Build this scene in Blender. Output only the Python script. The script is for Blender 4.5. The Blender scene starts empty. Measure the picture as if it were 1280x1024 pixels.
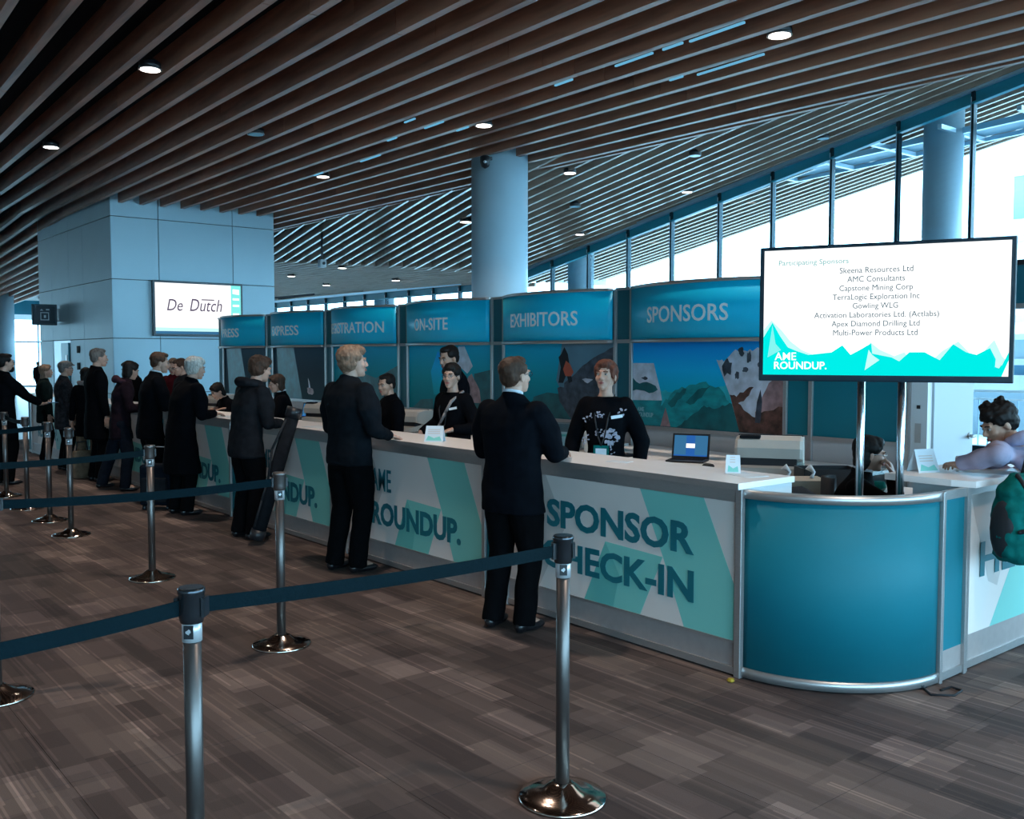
import bpy, bmesh, math, random
from mathutils import Vector, Matrix, noise
R = math.radians
random.seed(4)
sc = bpy.context.scene
C = sc.collection

# ---------------------------------------------------------------- camera, sky, light, exposure
cam_d = bpy.data.cameras.new('camera'); cam = bpy.data.objects.new('camera', cam_d); C.objects.link(cam)
cam_d.sensor_width = 36; cam_d.lens = 33.75; cam_d.clip_start = .05; cam_d.clip_end = 400
cam.location = (0, 0, 1.7); cam.rotation_euler = (R(90 - 3.243), 0, R(-39.278))
sc.camera = cam
sc.view_settings.view_transform = 'Standard'; sc.view_settings.look = 'None'
sc.view_settings.gamma = 1; sc.view_settings.use_curve_mapping = False
sc.view_settings.exposure = 0.12
try:
    sc.cycles.use_denoising = True
    sc.cycles.max_bounces = 7; sc.cycles.diffuse_bounces = 4; sc.cycles.glossy_bounces = 3
    sc.cycles.transparent_max_bounces = 12; sc.cycles.sample_clamp_indirect = 4; sc.cycles.caustics_reflective = False
except Exception: pass
w = bpy.data.worlds.new('overcast_sky'); sc.world = w; w.use_nodes = True
bg = w.node_tree.nodes['Background']
bg.inputs[0].default_value = (.45, .78, 1.0, 1); bg.inputs[1].default_value = 10.0

def light(name, kind, loc, energy, color, size=.1, rot=None, portal=False, sy=None, spot=None):
    d = bpy.data.lights.new(name, kind); d.energy = energy; d.color = color
    if kind == 'AREA':
        d.size = size
        if sy: d.shape = 'RECTANGLE'; d.size_y = sy
        if portal: d.cycles.is_portal = True
    elif kind in ('SPOT', 'POINT'): d.shadow_soft_size = size
    if spot: d.spot_size = R(spot); d.spot_blend = .9
    o = bpy.data.objects.new(name, d); C.objects.link(o); o.location = loc
    if rot: o.rotation_euler = rot
    return o
# daylight comes through the glass wall (portals guide the sky's light) and through the far glass end
light('window_portal', 'AREA', (17.15, 30, 3.4), 1, (1, 1, 1), 72, (0, R(90), 0), True, 7.5).rotation_euler = (R(90), 0, R(90))
light('window_portal', 'AREA', (2, 56.3, 2.2), 1, (1, 1, 1), 30, (R(-90), 0, 0), True, 5)

light('window_portal', 'AREA', (4, -8.4, 2.6), 1, (1, 1, 1), 26, (R(90), 0, 0), True, 5)

# ---------------------------------------------------------------- materials
def mat(name, col, rough=.6, metal=0, spec=.5, emit=None, estr=1, noise_amt=0, scale=8, stretch=None, bump=0, alpha=None, coat=0):
    m = bpy.data.materials.new(name); m.use_nodes = True
    nt = m.node_tree; b = nt.nodes['Principled BSDF']
    b.inputs['Base Color'].default_value = (*col, 1); b.inputs['Roughness'].default_value = rough
    b.inputs['Metallic'].default_value = metal; b.inputs['Specular IOR Level'].default_value = spec
    if coat: b.inputs['Coat Weight'].default_value = coat; b.inputs['Coat Roughness'].default_value = .15
    if emit: b.inputs['Emission Color'].default_value = (*emit, 1); b.inputs['Emission Strength'].default_value = estr
    if noise_amt or bump:
        tc = nt.nodes.new('ShaderNodeTexCoord'); mp = nt.nodes.new('ShaderNodeMapping')
        nt.links.new(tc.outputs['Object'], mp.inputs[0])
        if stretch: mp.inputs['Scale'].default_value = stretch
        n = nt.nodes.new('ShaderNodeTexNoise'); n.inputs['Scale'].default_value = scale; n.inputs['Detail'].default_value = 6
        nt.links.new(mp.outputs[0], n.inputs['Vector'])
        if noise_amt:
            r = nt.nodes.new('ShaderNodeValToRGB')
            r.color_ramp.elements[0].position = .3; r.color_ramp.elements[1].position = .7
            r.color_ramp.elements[0].color = (*[c * (1 - noise_amt) for c in col], 1)
            r.color_ramp.elements[1].color = (*[min(1, c * (1 + noise_amt)) for c in col], 1)
            nt.links.new(n.outputs[0], r.inputs[0]); nt.links.new(r.outputs[0], b.inputs['Base Color'])
        if bump:
            bp = nt.nodes.new('ShaderNodeBump'); bp.inputs['Strength'].default_value = bump; bp.inputs['Distance'].default_value = .01
            nt.links.new(n.outputs[0], bp.inputs['Height']); nt.links.new(bp.outputs[0], b.inputs['Normal'])
    return m
def emat(name, col, s=1):
    m = bpy.data.materials.new(name); m.use_nodes = True; nt = m.node_tree; nt.nodes.clear()
    e = nt.nodes.new('ShaderNodeEmission'); e.inputs[0].default_value = (*col, 1); e.inputs[1].default_value = s
    o = nt.nodes.new('ShaderNodeOutputMaterial'); nt.links.new(e.outputs[0], o.inputs[0]); return m
M = {}
M['alu'] = mat('brushed_aluminium', (.48, .47, .47), .38, .75, noise_amt=.06, scale=30, stretch=(1, 1, 12))
M['kick'] = mat('kick_panel', (.42, .37, .36), .45, .35, noise_amt=.05, scale=20)
M['white_print'] = mat('white_print', (.80, .71, .67), .55, noise_amt=.02, scale=3)
M['grey_print'] = mat('grey_print', (.60, .53, .50), .55)
M['aqua_print'] = mat('aqua_print', (.21, .60, .54), .5)
M['aqua2_print'] = mat('deeper_aqua_print', (.14, .50, .46), .5)
M['teal_text'] = mat('teal_lettering', (.004, .15, .19), .5)
M['teal_panel'] = mat('teal_panel', (.002, .155, .205), .6, spec=.3, noise_amt=.04, scale=2)
M['teal_dark'] = mat('teal_divider', (.003, .12, .165), .5)
M['header'] = mat('header_vinyl', (.002, .60, .92), .42, noise_amt=.03, scale=2)
M['header_text'] = mat('header_lettering', (.95, .97, 1.0), .5)
M['worktop'] = mat('white_laminate', (.88, .87, .87), .35, noise_amt=.02, scale=5)
M['white'] = mat('white_plastic', (.70, .72, .74), .45)
M['lower_white'] = mat('white_wall_board', (.50, .51, .53), .55, noise_amt=.03, scale=2)
M['beige'] = mat('printer_plastic', (.50, .48, .44), .5, noise_amt=.03)
M['black'] = mat('black_plastic', (.012, .014, .018), .4)
M['blackmatte'] = mat('black_matte', (.01, .012, .016), .8)
M['chrome'] = mat('stanchion_steel', (.16, .145, .14), .40, .9)
M['polished'] = mat('polished_screen_pole', (.62, .66, .70), .16, 1)
M['chromebase'] = mat('polished_base', (.52, .43, .38), .13, 1, noise_amt=.1, scale=5)
M['darkhead'] = mat('smoked_metal_head', (.06, .065, .075), .22, .8)
M['belt'] = mat('navy_webbing', (.003, .011, .015), .9, spec=.08, bump=.3, scale=60)
M['sticker'] = mat('silver_sticker', (.6, .62, .65), .3, .4)
M['block_panel'] = mat('painted_cladding', (.50, .70, .80), .5, .05, noise_amt=.02, scale=1.5)
M['joint'] = mat('cladding_joint', (.05, .08, .1), .7)
M['column'] = mat('painted_column', (.40, .55, .64), .4, noise_amt=.03, scale=2)
M['deck'] = mat('black_soffit_void', (.006, .006, .008), .95, spec=.1)
M['mull'] = mat('mullion_dark', (.01, .035, .05), .35, .5)
M['headbeam'] = mat('window_head_metal', (.02, .30, .42), .45)
M['steel_lt'] = mat('light_steel', (.50, .68, .80), .35, .4)
M['glass'] = bpy.data.materials.new('window_glass')
def mk_glass(m, tint=(.93, .98, 1.0)):
    m.use_nodes = True; nt = m.node_tree; nt.nodes.clear()
    t = nt.nodes.new('ShaderNodeBsdfTransparent'); t.inputs[0].default_value = (*tint, 1)
    g = nt.nodes.new('ShaderNodeBsdfGlossy'); g.inputs['Roughness'].default_value = .02
    lw = nt.nodes.new('ShaderNodeLayerWeight'); lw.inputs[0].default_value = .5; pw = nt.nodes.new('ShaderNodeMath'); pw.operation = 'POWER'; pw.inputs[1].default_value = 4.5; nt.links.new(lw.outputs['Facing'], pw.inputs[0])
    f = nt.nodes.new('ShaderNodeMath'); f.operation = 'MULTIPLY_ADD'; f.inputs[1].default_value = .6; f.inputs[2].default_value = .03; nt.links.new(pw.outputs[0], f.inputs[0])
    x = nt.nodes.new('ShaderNodeMixShader'); o = nt.nodes.new('ShaderNodeOutputMaterial')
    nt.links.new(f.outputs[0], x.inputs[0]); nt.links.new(t.outputs[0], x.inputs[1]); nt.links.new(g.outputs[0], x.inputs[2]); nt.links.new(x.outputs[0], o.inputs[0])
mk_glass(M['glass'])
M['clear'] = bpy.data.materials.new('clear_plastic'); mk_glass(M['clear'], (.75, .85, .88))
M['skin'] = mat('skin', (.46, .27, .20), .5, noise_amt=.06, scale=20)
M['skin2'] = mat('skin_tan', (.40, .24, .17), .5, noise_amt=.06, scale=20)
M['lips'] = mat('lips', (.33, .10, .09), .45)
M['eyew'] = mat('eye_white', (.32, .30, .29), .3)
M['eyeb'] = mat('eye_dark', (.02, .015, .012), .2)
def cloth(n, c, amt=.25): M[n] = mat(n, c, .9, spec=.06, noise_amt=amt, scale=18, bump=.25)
cloth('navy_wool', (.0025, .0035, .006)); cloth('black_wool', (.002, .0025, .004)); cloth('dark_jacket', (.006, .008, .011))
cloth('charcoal', (.012, .013, .016)); cloth('black_trousers', (.002, .0022, .003)); cloth('brown_plaid', (.022, .022, .026), .6)
cloth('puffer', (.012, .007, .011), .3); cloth('puffer_light', (.045, .02, .028)); cloth('lilac', (.30, .30, .42), .1); cloth('white_shirt', (.62, .68, .75), .05)
cloth('jeans', (.006, .009, .015)); cloth('green_coat', (.005, .012, .012)); cloth('teal_bag', (.004, .13, .12), .3); cloth('tan_bag', (.16, .11, .075))
cloth('red_knit', (.06, .006, .01)); cloth('fur', (.22, .20, .2), .3)
def hairm(n, c): M[n] = mat(n, c, .6, spec=.2, noise_amt=.45, scale=55, stretch=(1, 1, .25), bump=.15)
hairm('hair_dark', (.006, .005, .005)); hairm('hair_brown', (.055, .028, .018)); hairm('hair_blond', (.20, .12, .08)); hairm('hair_grey', (.13, .115, .105))
hairm('hair_white', (.42, .41, .38)); hairm('hair_auburn', (.11, .036, .022))
M['shoe'] = mat('black_leather', (.006, .006, .008), .35)
M['paper'] = mat('paper', (.66, .74, .80), .7)
M['screen_frame'] = mat('screen_frame', (.004, .02, .035), .3)
M['scr_white'] = emat('screen_white', (1.0, 1.0, 1.0), 1.15)
M['scr_teal'] = emat('screen_turquoise', (0, .80, .76), 1.0)
M['scr_pale'] = emat('screen_pale_aqua', (.55, .93, .90), 1.0)
M['scr_pale2'] = emat('screen_soft_aqua', (.22, .86, .82), 1.0)
M['scr_ink'] = emat('screen_ink', (.02, .10, .14), 1.0)
M['scr_ink2'] = emat('screen_teal_ink', (.10, .42, .42), 1.0)
M['scr_purple'] = emat('screen_plum_ink', (.09, .07, .13), 1.0)
M['scr_blue'] = emat('screen_blue', (.03, .16, .55), .7)
M['scr_lblue'] = emat('screen_light_blue', (.06, .25, .50), .6)
M['lamp'] = emat('lamp_disc', (1, .93, .86), 6)
M['lampoff'] = mat('unlit_lens', (.12, .40, .52), .3)
M['reflection_glow'] = emat('painted_reflection', (.16, .48, .72), .8)  # glow standing in for window reflections on the ceiling boards

# wood of the ceiling boards: brown grain along the board
def woodmat(name, c1, c2, ro=.45):
    m = bpy.data.materials.new(name); m.use_nodes = True; nt = m.node_tree; b = nt.nodes['Principled BSDF']
    g = nt.nodes.new('ShaderNodeNewGeometry'); mp = nt.nodes.new('ShaderNodeMapping'); mp.inputs['Scale'].default_value = (9, .8, 9)
    n = nt.nodes.new('ShaderNodeTexNoise'); n.inputs['Scale'].default_value = 1.6; n.inputs['Detail'].default_value = 7
    oi = nt.nodes.new('ShaderNodeObjectInfo'); ad = nt.nodes.new('ShaderNodeMath'); ad.operation = 'MULTIPLY_ADD'
    r = nt.nodes.new('ShaderNodeValToRGB')
    r.color_ramp.elements[0].position = .35; r.color_ramp.elements[1].position = .75
    r.color_ramp.elements[0].color = (*c1, 1); r.color_ramp.elements[1].color = (*c2, 1)
    nt.links.new(g.outputs['Position'], mp.inputs[0]); nt.links.new(mp.outputs[0], n.inputs['Vector'])
    nt.links.new(oi.outputs['Random'], ad.inputs[0]); ad.inputs[1].default_value = .3; nt.links.new(n.outputs[0], ad.inputs[2])
    nt.links.new(ad.outputs[0], r.inputs[0]); nt.links.new(r.outputs[0], b.inputs['Base Color'])
    b.inputs['Roughness'].default_value = ro; b.inputs['Specular IOR Level'].default_value = .8
    return m
M['board'] = woodmat('stained_fir_board', (.22, .085, .052), (.46, .19, .11))
M['board_far'] = woodmat('stained_fir_board_daylit', (.34, .23, .18), (.50, .36, .28), .25)  # same wood made paler: reflected daylight put into its colour

# carpet: woven rectangles stretched along the hall, two sizes plus thin light threads
def carpet(dk=1):
    m = bpy.data.materials.new('carpet_tile_weave'); m.use_nodes = True; nt = m.node_tree; b = nt.nodes['Principled BSDF']
    L = nt.links.new
    g = nt.nodes.new('ShaderNodeNewGeometry')
    sp = nt.nodes.new('ShaderNodeSeparateXYZ'); L(g.outputs['Position'], sp.inputs[0])
    cb = nt.nodes.new('ShaderNodeCombineXYZ'); L(sp.outputs['Y'], cb.inputs['X']); L(sp.outputs['X'], cb.inputs['Y'])
    def brick(bw, rh, c1, c2, mort, ms, off=.5, sh=0):
        mp = nt.nodes.new('ShaderNodeMapping'); mp.inputs['Location'].default_value = (sh, sh * .7, 0); L(cb.outputs[0], mp.inputs[0])
        k = nt.nodes.new('ShaderNodeTexBrick'); L(mp.outputs[0], k.inputs['Vector'])
        k.offset = off; k.inputs['Scale'].default_value = 1; k.inputs['Brick Width'].default_value = bw; k.inputs['Row Height'].default_value = rh
        k.inputs['Mortar Size'].default_value = ms; k.inputs['Color1'].default_value = (*c1, 1); k.inputs['Color2'].default_value = (*c2, 1); k.inputs['Mortar'].default_value = (*mort, 1)
        return k
    k1 = brick(.56, .145, (.112 * dk, .082 * dk, .072 * dk), (.050 * dk, .034 * dk, .031 * dk), (.1, .07, .06), 0, .37, .07)
    k2 = brick(.33, .25, (1.22, 1.22, 1.22), (.80, .79, .82), (1, 1, 1), 0, .63, .13)
    k3 = brick(1.3, .0725, (1.10, 1.10, 1.08), (.90, .90, .92), (1, 1, 1), 0, .21, .31)
    k4 = brick(.72, .0105, (1, 1, 1), (7, 6.7, 6.4), (1, 1, 1), 0, .41, .07); k4.inputs['Bias'].default_value = -.86
    k5 = brick(1.0, .5, (1.16, 1.16, 1.13), (.82, .81, .84), (1, 1, 1), 0, .5, .5)
    k6 = brick(.34, .1875, (1, 1, 1), (4.2, 4.4, 4.4), (1, 1, 1), 0, .17, .2); k6.inputs['Bias'].default_value = -.72
    k7 = brick(.95, .125, (1, 1, 1), (-.4, -.5, -.5), (1, 1, 1), 0, .29, .4); k7.inputs['Bias'].default_value = -.6
    def mul(a, bb):
        x = nt.nodes.new('ShaderNodeMix'); x.data_type = 'RGBA'; x.blend_type = 'MULTIPLY'; x.inputs[0].default_value = 1
        L(a, x.inputs[6]); L(bb, x.inputs[7]); return x.outputs[2]
    c = k1.outputs[0]
    for k in (k2, k3, k4, k5, k6, k7): c = mul(c, k.outputs[0])
    n = nt.nodes.new('ShaderNodeTexNoise'); n.inputs['Scale'].default_value = 260; n.inputs['Detail'].default_value = 2; L(g.outputs['Position'], n.inputs['Vector'])
    r = nt.nodes.new('ShaderNodeMapRange'); r.inputs[3].default_value = .72; r.inputs[4].default_value = 1.28; L(n.outputs[0], r.inputs[0])
    cc = nt.nodes.new('ShaderNodeCombineColor'); [L(r.outputs[0], cc.inputs[i]) for i in range(3)]
    c = mul(c, cc.outputs[0])
    L(c, b.inputs['Base Color']); b.inputs['Roughness'].default_value = .8; b.inputs['Specular IOR Level'].default_value = .35
    bp = nt.nodes.new('ShaderNodeBump'); bp.inputs['Strength'].default_value = .25; bp.inputs['Distance'].default_value = .004; L(n.outputs[0], bp.inputs['Height']); L(bp.outputs[0], b.inputs['Normal'])
    return m
M['carpet'] = carpet(); M['carpet_dark'] = carpet(.45); M['carpet_dark'].name = 'darker_carpet_tile_weave'

# ---------------------------------------------------------------- helpers
def link(name, me, m=None, parent=None, smooth=False, loc=None):
    o = bpy.data.objects.new(name, me); C.objects.link(o)
    if m is not None and len(me.materials) == 0:
        me.materials.append(M[m] if isinstance(m, str) else m)
    if parent: o.parent = parent
    if loc: o.location = loc
    if smooth:
        for p in me.polygons: p.use_smooth = True
    return o
def mesh(name, V, F):
    me = bpy.data.meshes.new(name); me.from_pydata([tuple(v) for v in V], [], F); me.update(); return me
def tag(o, label=None, cat=None, group=None, kind=None):
    if label: o['label'] = label
    if cat: o['category'] = cat
    if group: o['group'] = group
    if kind: o['kind'] = kind
    return o
def empty(name, loc=(0, 0, 0), rz=0, label=None, cat=None, group=None):
    o = bpy.data.objects.new(name, None); C.objects.link(o); o.location = loc; o.rotation_euler = (0, 0, rz)
    o.empty_display_size = .1
    return tag(o, label, cat, group)
def box(name, x0, x1, y0, y1, z0, z1, m, parent=None, bev=0, rot=None, smooth=False):
    """box given by its extents in the parent's frame; its origin is its own centre"""
    cx, cy, cz = (x0 + x1) / 2, (y0 + y1) / 2, (z0 + z1) / 2
    a, b, c = abs(x1 - x0) / 2, abs(y1 - y0) / 2, abs(z1 - z0) / 2
    bm = bmesh.new(); bmesh.ops.create_cube(bm, size=2)
    for v in bm.verts: v.co = Vector((v.co.x * a, v.co.y * b, v.co.z * c))
    if bev: bmesh.ops.bevel(bm, geom=bm.edges[:], offset=bev, segments=2, affect='EDGES', profile=.5)
    me = bpy.data.meshes.new(name); bm.to_mesh(me); bm.free()
    o = link(name, me, m, parent, smooth, (cx, cy, cz))
    if rot: o.rotation_euler = rot
    return o
def lathe(name, prof, m, parent=None, n=32, loc=None, smooth=True, cap=True):
    V, F = [], []
    for r, z in prof:
        for i in range(n):
            a = 2 * math.pi * i / n; V.append((r * math.cos(a), r * math.sin(a), z))
    for j in range(len(prof) - 1):
        for i in range(n):
            k = (i + 1) % n; F.append((j * n + i, j * n + k, (j + 1) * n + k, (j + 1) * n + i))
    if cap:
        F.append(tuple(range(n - 1, -1, -1))); F.append(tuple((len(prof) - 1) * n + i for i in range(n)))
    o = link(name, mesh(name, V, F), m, parent, False, loc)
    if smooth:
        for p in o.data.polygons: p.use_smooth = len(p.vertices) == 4
    return o
def prism(name, poly, h0, h1, m, parent=None):
    """extrude a polygon of (x,y) between two heights"""
    n = len(poly); V = [(x, y, h0) for x, y in poly] + [(x, y, h1) for x, y in poly]
    F = [tuple(range(n - 1, -1, -1)), tuple(range(n, 2 * n))] + [(i, (i + 1) % n, (i + 1) % n + n, i + n) for i in range(n)]
    return link(name, mesh(name, V, F), m, parent)
def tube(name, pts, r, m, parent=None, n=8, radii=None):
    V, F = [], []; P = [Vector(p) for p in pts]
    for i, p in enumerate(P):
        t = (P[min(i + 1, len(P) - 1)] - P[max(i - 1, 0)]).normalized()
        a = t.cross(Vector((0, 0, 1))); a = a.normalized() if a.length > .1 else Vector((1, 0, 0)); b = t.cross(a)
        rr = radii[i] if radii else r
        for k in range(n):
            q = 2 * math.pi * k / n; V.append(p + (a * math.cos(q) + b * math.sin(q)) * rr)
    for i in range(len(P) - 1):
        for k in range(n):
            l = (k + 1) % n; F.append((i * n + k, i * n + l, (i + 1) * n + l, (i + 1) * n + k))
    F.append(tuple(range(n - 1, -1, -1))); F.append(tuple((len(P) - 1) * n + k for k in range(n)))
    o = link(name, mesh(name, V, F), m, parent)
    for p in o.data.polygons: p.use_smooth = len(p.vertices) == 4
    return o
class Frame:
    """a flat panel's own coordinates: u to the reader's right, v up, d out of the face"""
    def __init__(s, o, right, up=(0, 0, 1)):
        s.o, s.r, s.u = Vector(o), Vector(right).normalized(), Vector(up).normalized(); s.n = s.r.cross(s.u)
    def p(s, u, v, d=0): return s.o + s.r * u + s.u * v + s.n * d
def flat(name, fr, poly, d, m, parent=None, th=.001):
    """thin printed or applied shape: polygon (u,v) on a panel"""
    n = len(poly); V = [fr.p(u, v, d) for u, v in poly] + [fr.p(u, v, d - th) for u, v in poly]
    F = [tuple(range(n)), tuple(range(2 * n - 1, n - 1, -1))] + [(i, i + n, (i + 1) % n + n, (i + 1) % n) for i in range(n)]
    me = mesh(name, V, F)
    ar = sum(poly[i][0] * poly[(i + 1) % n][1] - poly[(i + 1) % n][0] * poly[i][1] for i in range(n))
    if ar < 0: me.flip_normals()
    return link(name, me, m, parent)
def flats(name, fr, shapes, m, parent=None, th=.001):
    """several printed shapes of one picture in one mesh; shapes = [(poly, d, material key)]"""
    V, F, mi, keys = [], [], [], []
    for poly, d, k in shapes:
        if k not in keys: keys.append(k)
        n = len(poly); b = len(V)
        ar = sum(poly[i][0] * poly[(i + 1) % n][1] - poly[(i + 1) % n][0] * poly[i][1] for i in range(n))
        if ar < 0: poly = poly[::-1]
        V += [fr.p(u, v, d) for u, v in poly] + [fr.p(u, v, d - th) for u, v in poly]
        F += [tuple(range(b, b + n)), tuple(range(b + 2 * n - 1, b + n - 1, -1))] + [(b + i, b + i + n, b + (i + 1) % n + n, b + (i + 1) % n) for i in range(n)]
        mi += [keys.index(k)] * (n + 2)
    me = mesh(name, V, F)
    for k in keys: me.materials.append(M[k])
    for p, i in zip(me.polygons, mi): p.material_index = i
    return link(name, me, None, parent)
def text_verts(s, size, off=0, shear=0, sp=1.0, th=.003):
    c = bpy.data.curves.new('t', 'FONT'); c.body = s; c.size = size; c.offset = off; c.shear = shear; c.space_character = sp
    c.extrude = th / 2; c.resolution_u = 3
    o = bpy.data.objects.new('t', c); C.objects.link(o); bpy.context.view_layer.update()
    me = bpy.data.meshes.new_from_object(o.evaluated_get(bpy.context.evaluated_depsgraph_get()))
    V = [v.co.copy() for v in me.vertices]; F = [tuple(p.vertices) for p in me.polygons]
    bpy.data.objects.remove(o); bpy.data.curves.remove(c); bpy.data.meshes.remove(me)
    return V, F
def text(name, fr, s, u0, u1, v0, v1, m, parent=None, off=0, shear=0, d=.003, sp=1.0, bend=None, th=.003):
    """lettering fitted to the rectangle u0..u1, v0..v1 of a panel"""
    V, F = text_verts(s, 1, off, shear, sp, th)
    xs = [v.x for v in V]; ys = [v.y for v in V]
    cap = [v.y for v in V]
    ax, bx, ay, by = min(xs), max(xs), min(cap), max(cap)
    out = []
    for v in V:
        u = u0 + (v.x - ax) / (bx - ax) * (u1 - u0); q = v0 + (v.y - ay) / (by - ay) * (v1 - v0)
        out.append(bend(u, q, d + v.z) if bend else fr.p(u, q, d + v.z))
    return link(name, mesh(name, out, F), m, parent)
M['facade'] = mat('white_facade', (.80, .84, .86), .7, noise_amt=.02)
M['hallwall'] = mat('hall_wall_paint', (.66, .60, .54), .7, noise_amt=.03, scale=1)
# ---------------------------------------------------------------- ceiling facets
def lsq(P):
    # plane z = a + b x + c y through three points
    (x1, y1, z1), (x2, y2, z2), (x3, y3, z3) = P[:3]
    D = (x2 - x1) * (y3 - y1) - (x3 - x1) * (y2 - y1)
    b = ((z2 - z1) * (y3 - y1) - (z3 - z1) * (y2 - y1)) / D; c = ((x2 - x1) * (z3 - z1) - (x3 - x1) * (z2 - z1)) / D
    return z1 - b * x1 - c * y1, b, c
unit = None
def unit_box():
    global unit
    if unit is None:
        V = [(x, y, z) for z in (0, 1) for y in (-.5, .5) for x in (-.5, .5)]
        unit = mesh('board', V, [(0, 2, 3, 1), (4, 5, 7, 6), (0, 1, 5, 4), (2, 6, 7, 3), (0, 4, 6, 2), (1, 3, 7, 5)])
        unit.materials.append(M['board'])
    return unit
def board(ceil, A, B, w, dep, matk):
    o = bpy.data.objects.new('board', unit_box()); C.objects.link(o); o.parent = ceil
    yv = (B - A); L = yv.length; yv = yv / L; xv = yv.cross(Vector((0, 0, 1))).normalized(); zv = xv.cross(yv)
    m4 = Matrix((xv * w, yv * L, zv * dep)).transposed().to_4x4(); m4.translation = (A + B) / 2
    o.matrix_local = m4
    if matk != 'board':
        o.material_slots[0].link = 'OBJECT'; o.material_slots[0].material = M[matk]
def clipline(poly, p, d):
    t0, t1 = -1e9, 1e9; n = len(poly)
    ar = sum(poly[i][0] * poly[(i + 1) % n][1] - poly[(i + 1) % n][0] * poly[i][1] for i in range(n)); s = 1 if ar > 0 else -1
    for i in range(n):
        ax, ay = poly[i][:2]; bx, by = poly[(i + 1) % n][:2]
        nx, ny = -(by - ay) * s, (bx - ax) * s
        num = (p[0] - ax) * nx + (p[1] - ay) * ny; den = d[0] * nx + d[1] * ny
        if abs(den) < 1e-9:
            if num < 0: return None
        elif den > 0: t0 = max(t0, -num / den)
        else: t1 = min(t1, -num / den)
    return (t0, t1) if t1 - t0 > .15 else None
def slats(ceil, poly, pl, az, sp, u0, w, dep, seams=None, joined=False, matk='board'):
    a, b, c = pl; dx, dy = math.sin(az), math.cos(az); px, py = math.cos(az), -math.sin(az)
    us = [q[0] * px + q[1] * py for q in poly]; k = math.ceil((min(us) - u0) / sp); V, F = [], []
    while u0 + k * sp < max(us):
        u = u0 + k * sp; k += 1
        r = clipline(poly, (u * px, u * py), (dx, dy))
        if not r: continue
        cuts = [r[0]] + [s for s in (seams or []) if r[0] + .3 < s < r[1] - .3] + [r[1]]
        for t0, t1 in zip(cuts, cuts[1:]):
            if seams: t1 -= .012
            A = Vector((u * px + t0 * dx, u * py + t0 * dy, 0)); B = Vector((u * px + t1 * dx, u * py + t1 * dy, 0))
            for q in (A, B): q.z = a + b * q.x + c * q.y
            if joined:
                n = len(V); s = Vector((px, py, 0)) * w / 2; h = Vector((0, 0, dep))
                V += [A - s, A + s, B - s, B + s, A - s + h, A + s + h, B - s + h, B + s + h]
                F += [tuple(n + i for i in f) for f in ((0, 2, 3, 1), (4, 5, 7, 6), (0, 1, 5, 4), (2, 6, 7, 3), (0, 4, 6, 2), (1, 3, 7, 5))]
            else:
                board(ceil, A, B, w, dep, matk)
    if joined:
        o = link('distant_boards', mesh('distant_boards', V, F), matk, ceil); o['kind'] = 'stuff'
def deck(ceil, poly, pl, up, name='soffit_deck'):
    a, b, c = pl; n = len(poly)
    V = [(x, y, a + b * x + c * y + up) for x, y in poly] + [(x, y, a + b * x + c * y + up + .1) for x, y in poly]
    F = [tuple(range(n - 1, -1, -1)), tuple(range(n, 2 * n))] + [(i, (i + 1) % n, (i + 1) % n + n, i + n) for i in range(n)]
    return link(name, mesh(name, V, F), 'deck', ceil)
azA, azB, azC = R(2.63), R(-2.67), R(8.53)
sA = math.tan(R(.725))
plA = (1.7 + 3.2 - 13 * sA, 0, sA)
plE = (plA[0] + plA[2] * 25 + .026 * 25, 0, -.026)
plB = (1.7 + 3.07 + .189 * 13 - .104 * 11, .104, -.189)
Kp, Rp = Vector((13.6, 28.55, 4.67)), Vector((15.85, 21.26, 3.96))
plD = lsq([tuple(Kp), tuple(Rp), (Rp.x + 30 * math.sin(azA), Rp.y + 30 * math.cos(azA), Rp.z + .36)])
def edge(y): return 10.47 / math.cos(azA) + y * math.tan(azA)      # the crease: the last board of the main field
polyA = [(-9, -8), (edge(-8), -8), (edge(25), 25), (-9, 25)]
polyE = [(-9, 25), (edge(25), 25), (edge(25), 56), (-9, 56)]
polyB = [(edge(-8), -8), (23.2, -8), (22.5, 22.6), (17.0, 22.0), (10.65, 13.4)]
plC = lsq([(edge(13.4), 13.4, 4.9), (edge(24), 24, 5.04), (15.5, 19.6, 4.0)])
polyC = [(edge(13.4), 13.4), (15.85, 20.6), (13.6, 28.55), (13.0, 30.5), (edge(30.5), 30.5)]
polyD = [(13.6, 28.55), (15.7, 20.4), (17.0, 22.0), (17.0, 66), (15.4, 66)]
polyD2 = [(17.05, 22.65), (19.5, 22.65), (19.5, 66), (17.05, 66)]
plD2 = (3.82, 0, 0)
ceil = tag(empty('ceiling'), 'dark stained timber board ceiling in folded fields over the hall', None, None, 'structure')
slats(ceil, polyA, plA, azA, .456, 9.407, .085, .27, seams=[-1.2, 3.6, 8.37, 13.17, 17.97, 25.2])
slats(ceil, polyE, plE, azA, .456, 9.407, .085, .27, matk='board')
slats(ceil, polyB, plB, azB, .425, 11.25, .06, .2, matk='board_far')
for i in range(-4, 19):        # the fanned field: each board runs from the fold to the crease
    k_ = Kp.lerp(Rp, i / 16); a_ = R(14.4 + 5.6 * max(0, i) / 16); t_ = 0
    while k_.x - t_ * math.sin(a_) > edge(k_.y - t_ * math.cos(a_)) and t_ < 25 and (t_ < .1 or k_.x - t_ * math.sin(a_) < 10.65 + (k_.y - t_ * math.cos(a_) - 13.4) * .738): t_ += .02
    q_ = Vector((k_.x - t_ * math.sin(a_), k_.y - t_ * math.cos(a_), 0))
    for p_ in (k_, q_): p_.z = plC[0] + plC[1] * p_.x + plC[2] * p_.y
    board(ceil, q_, k_, .06, .16, 'board_far')
slats(ceil, polyD, plD, azA, .161, 12.28, .05, .13, joined=True, matk='board_far')
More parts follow.
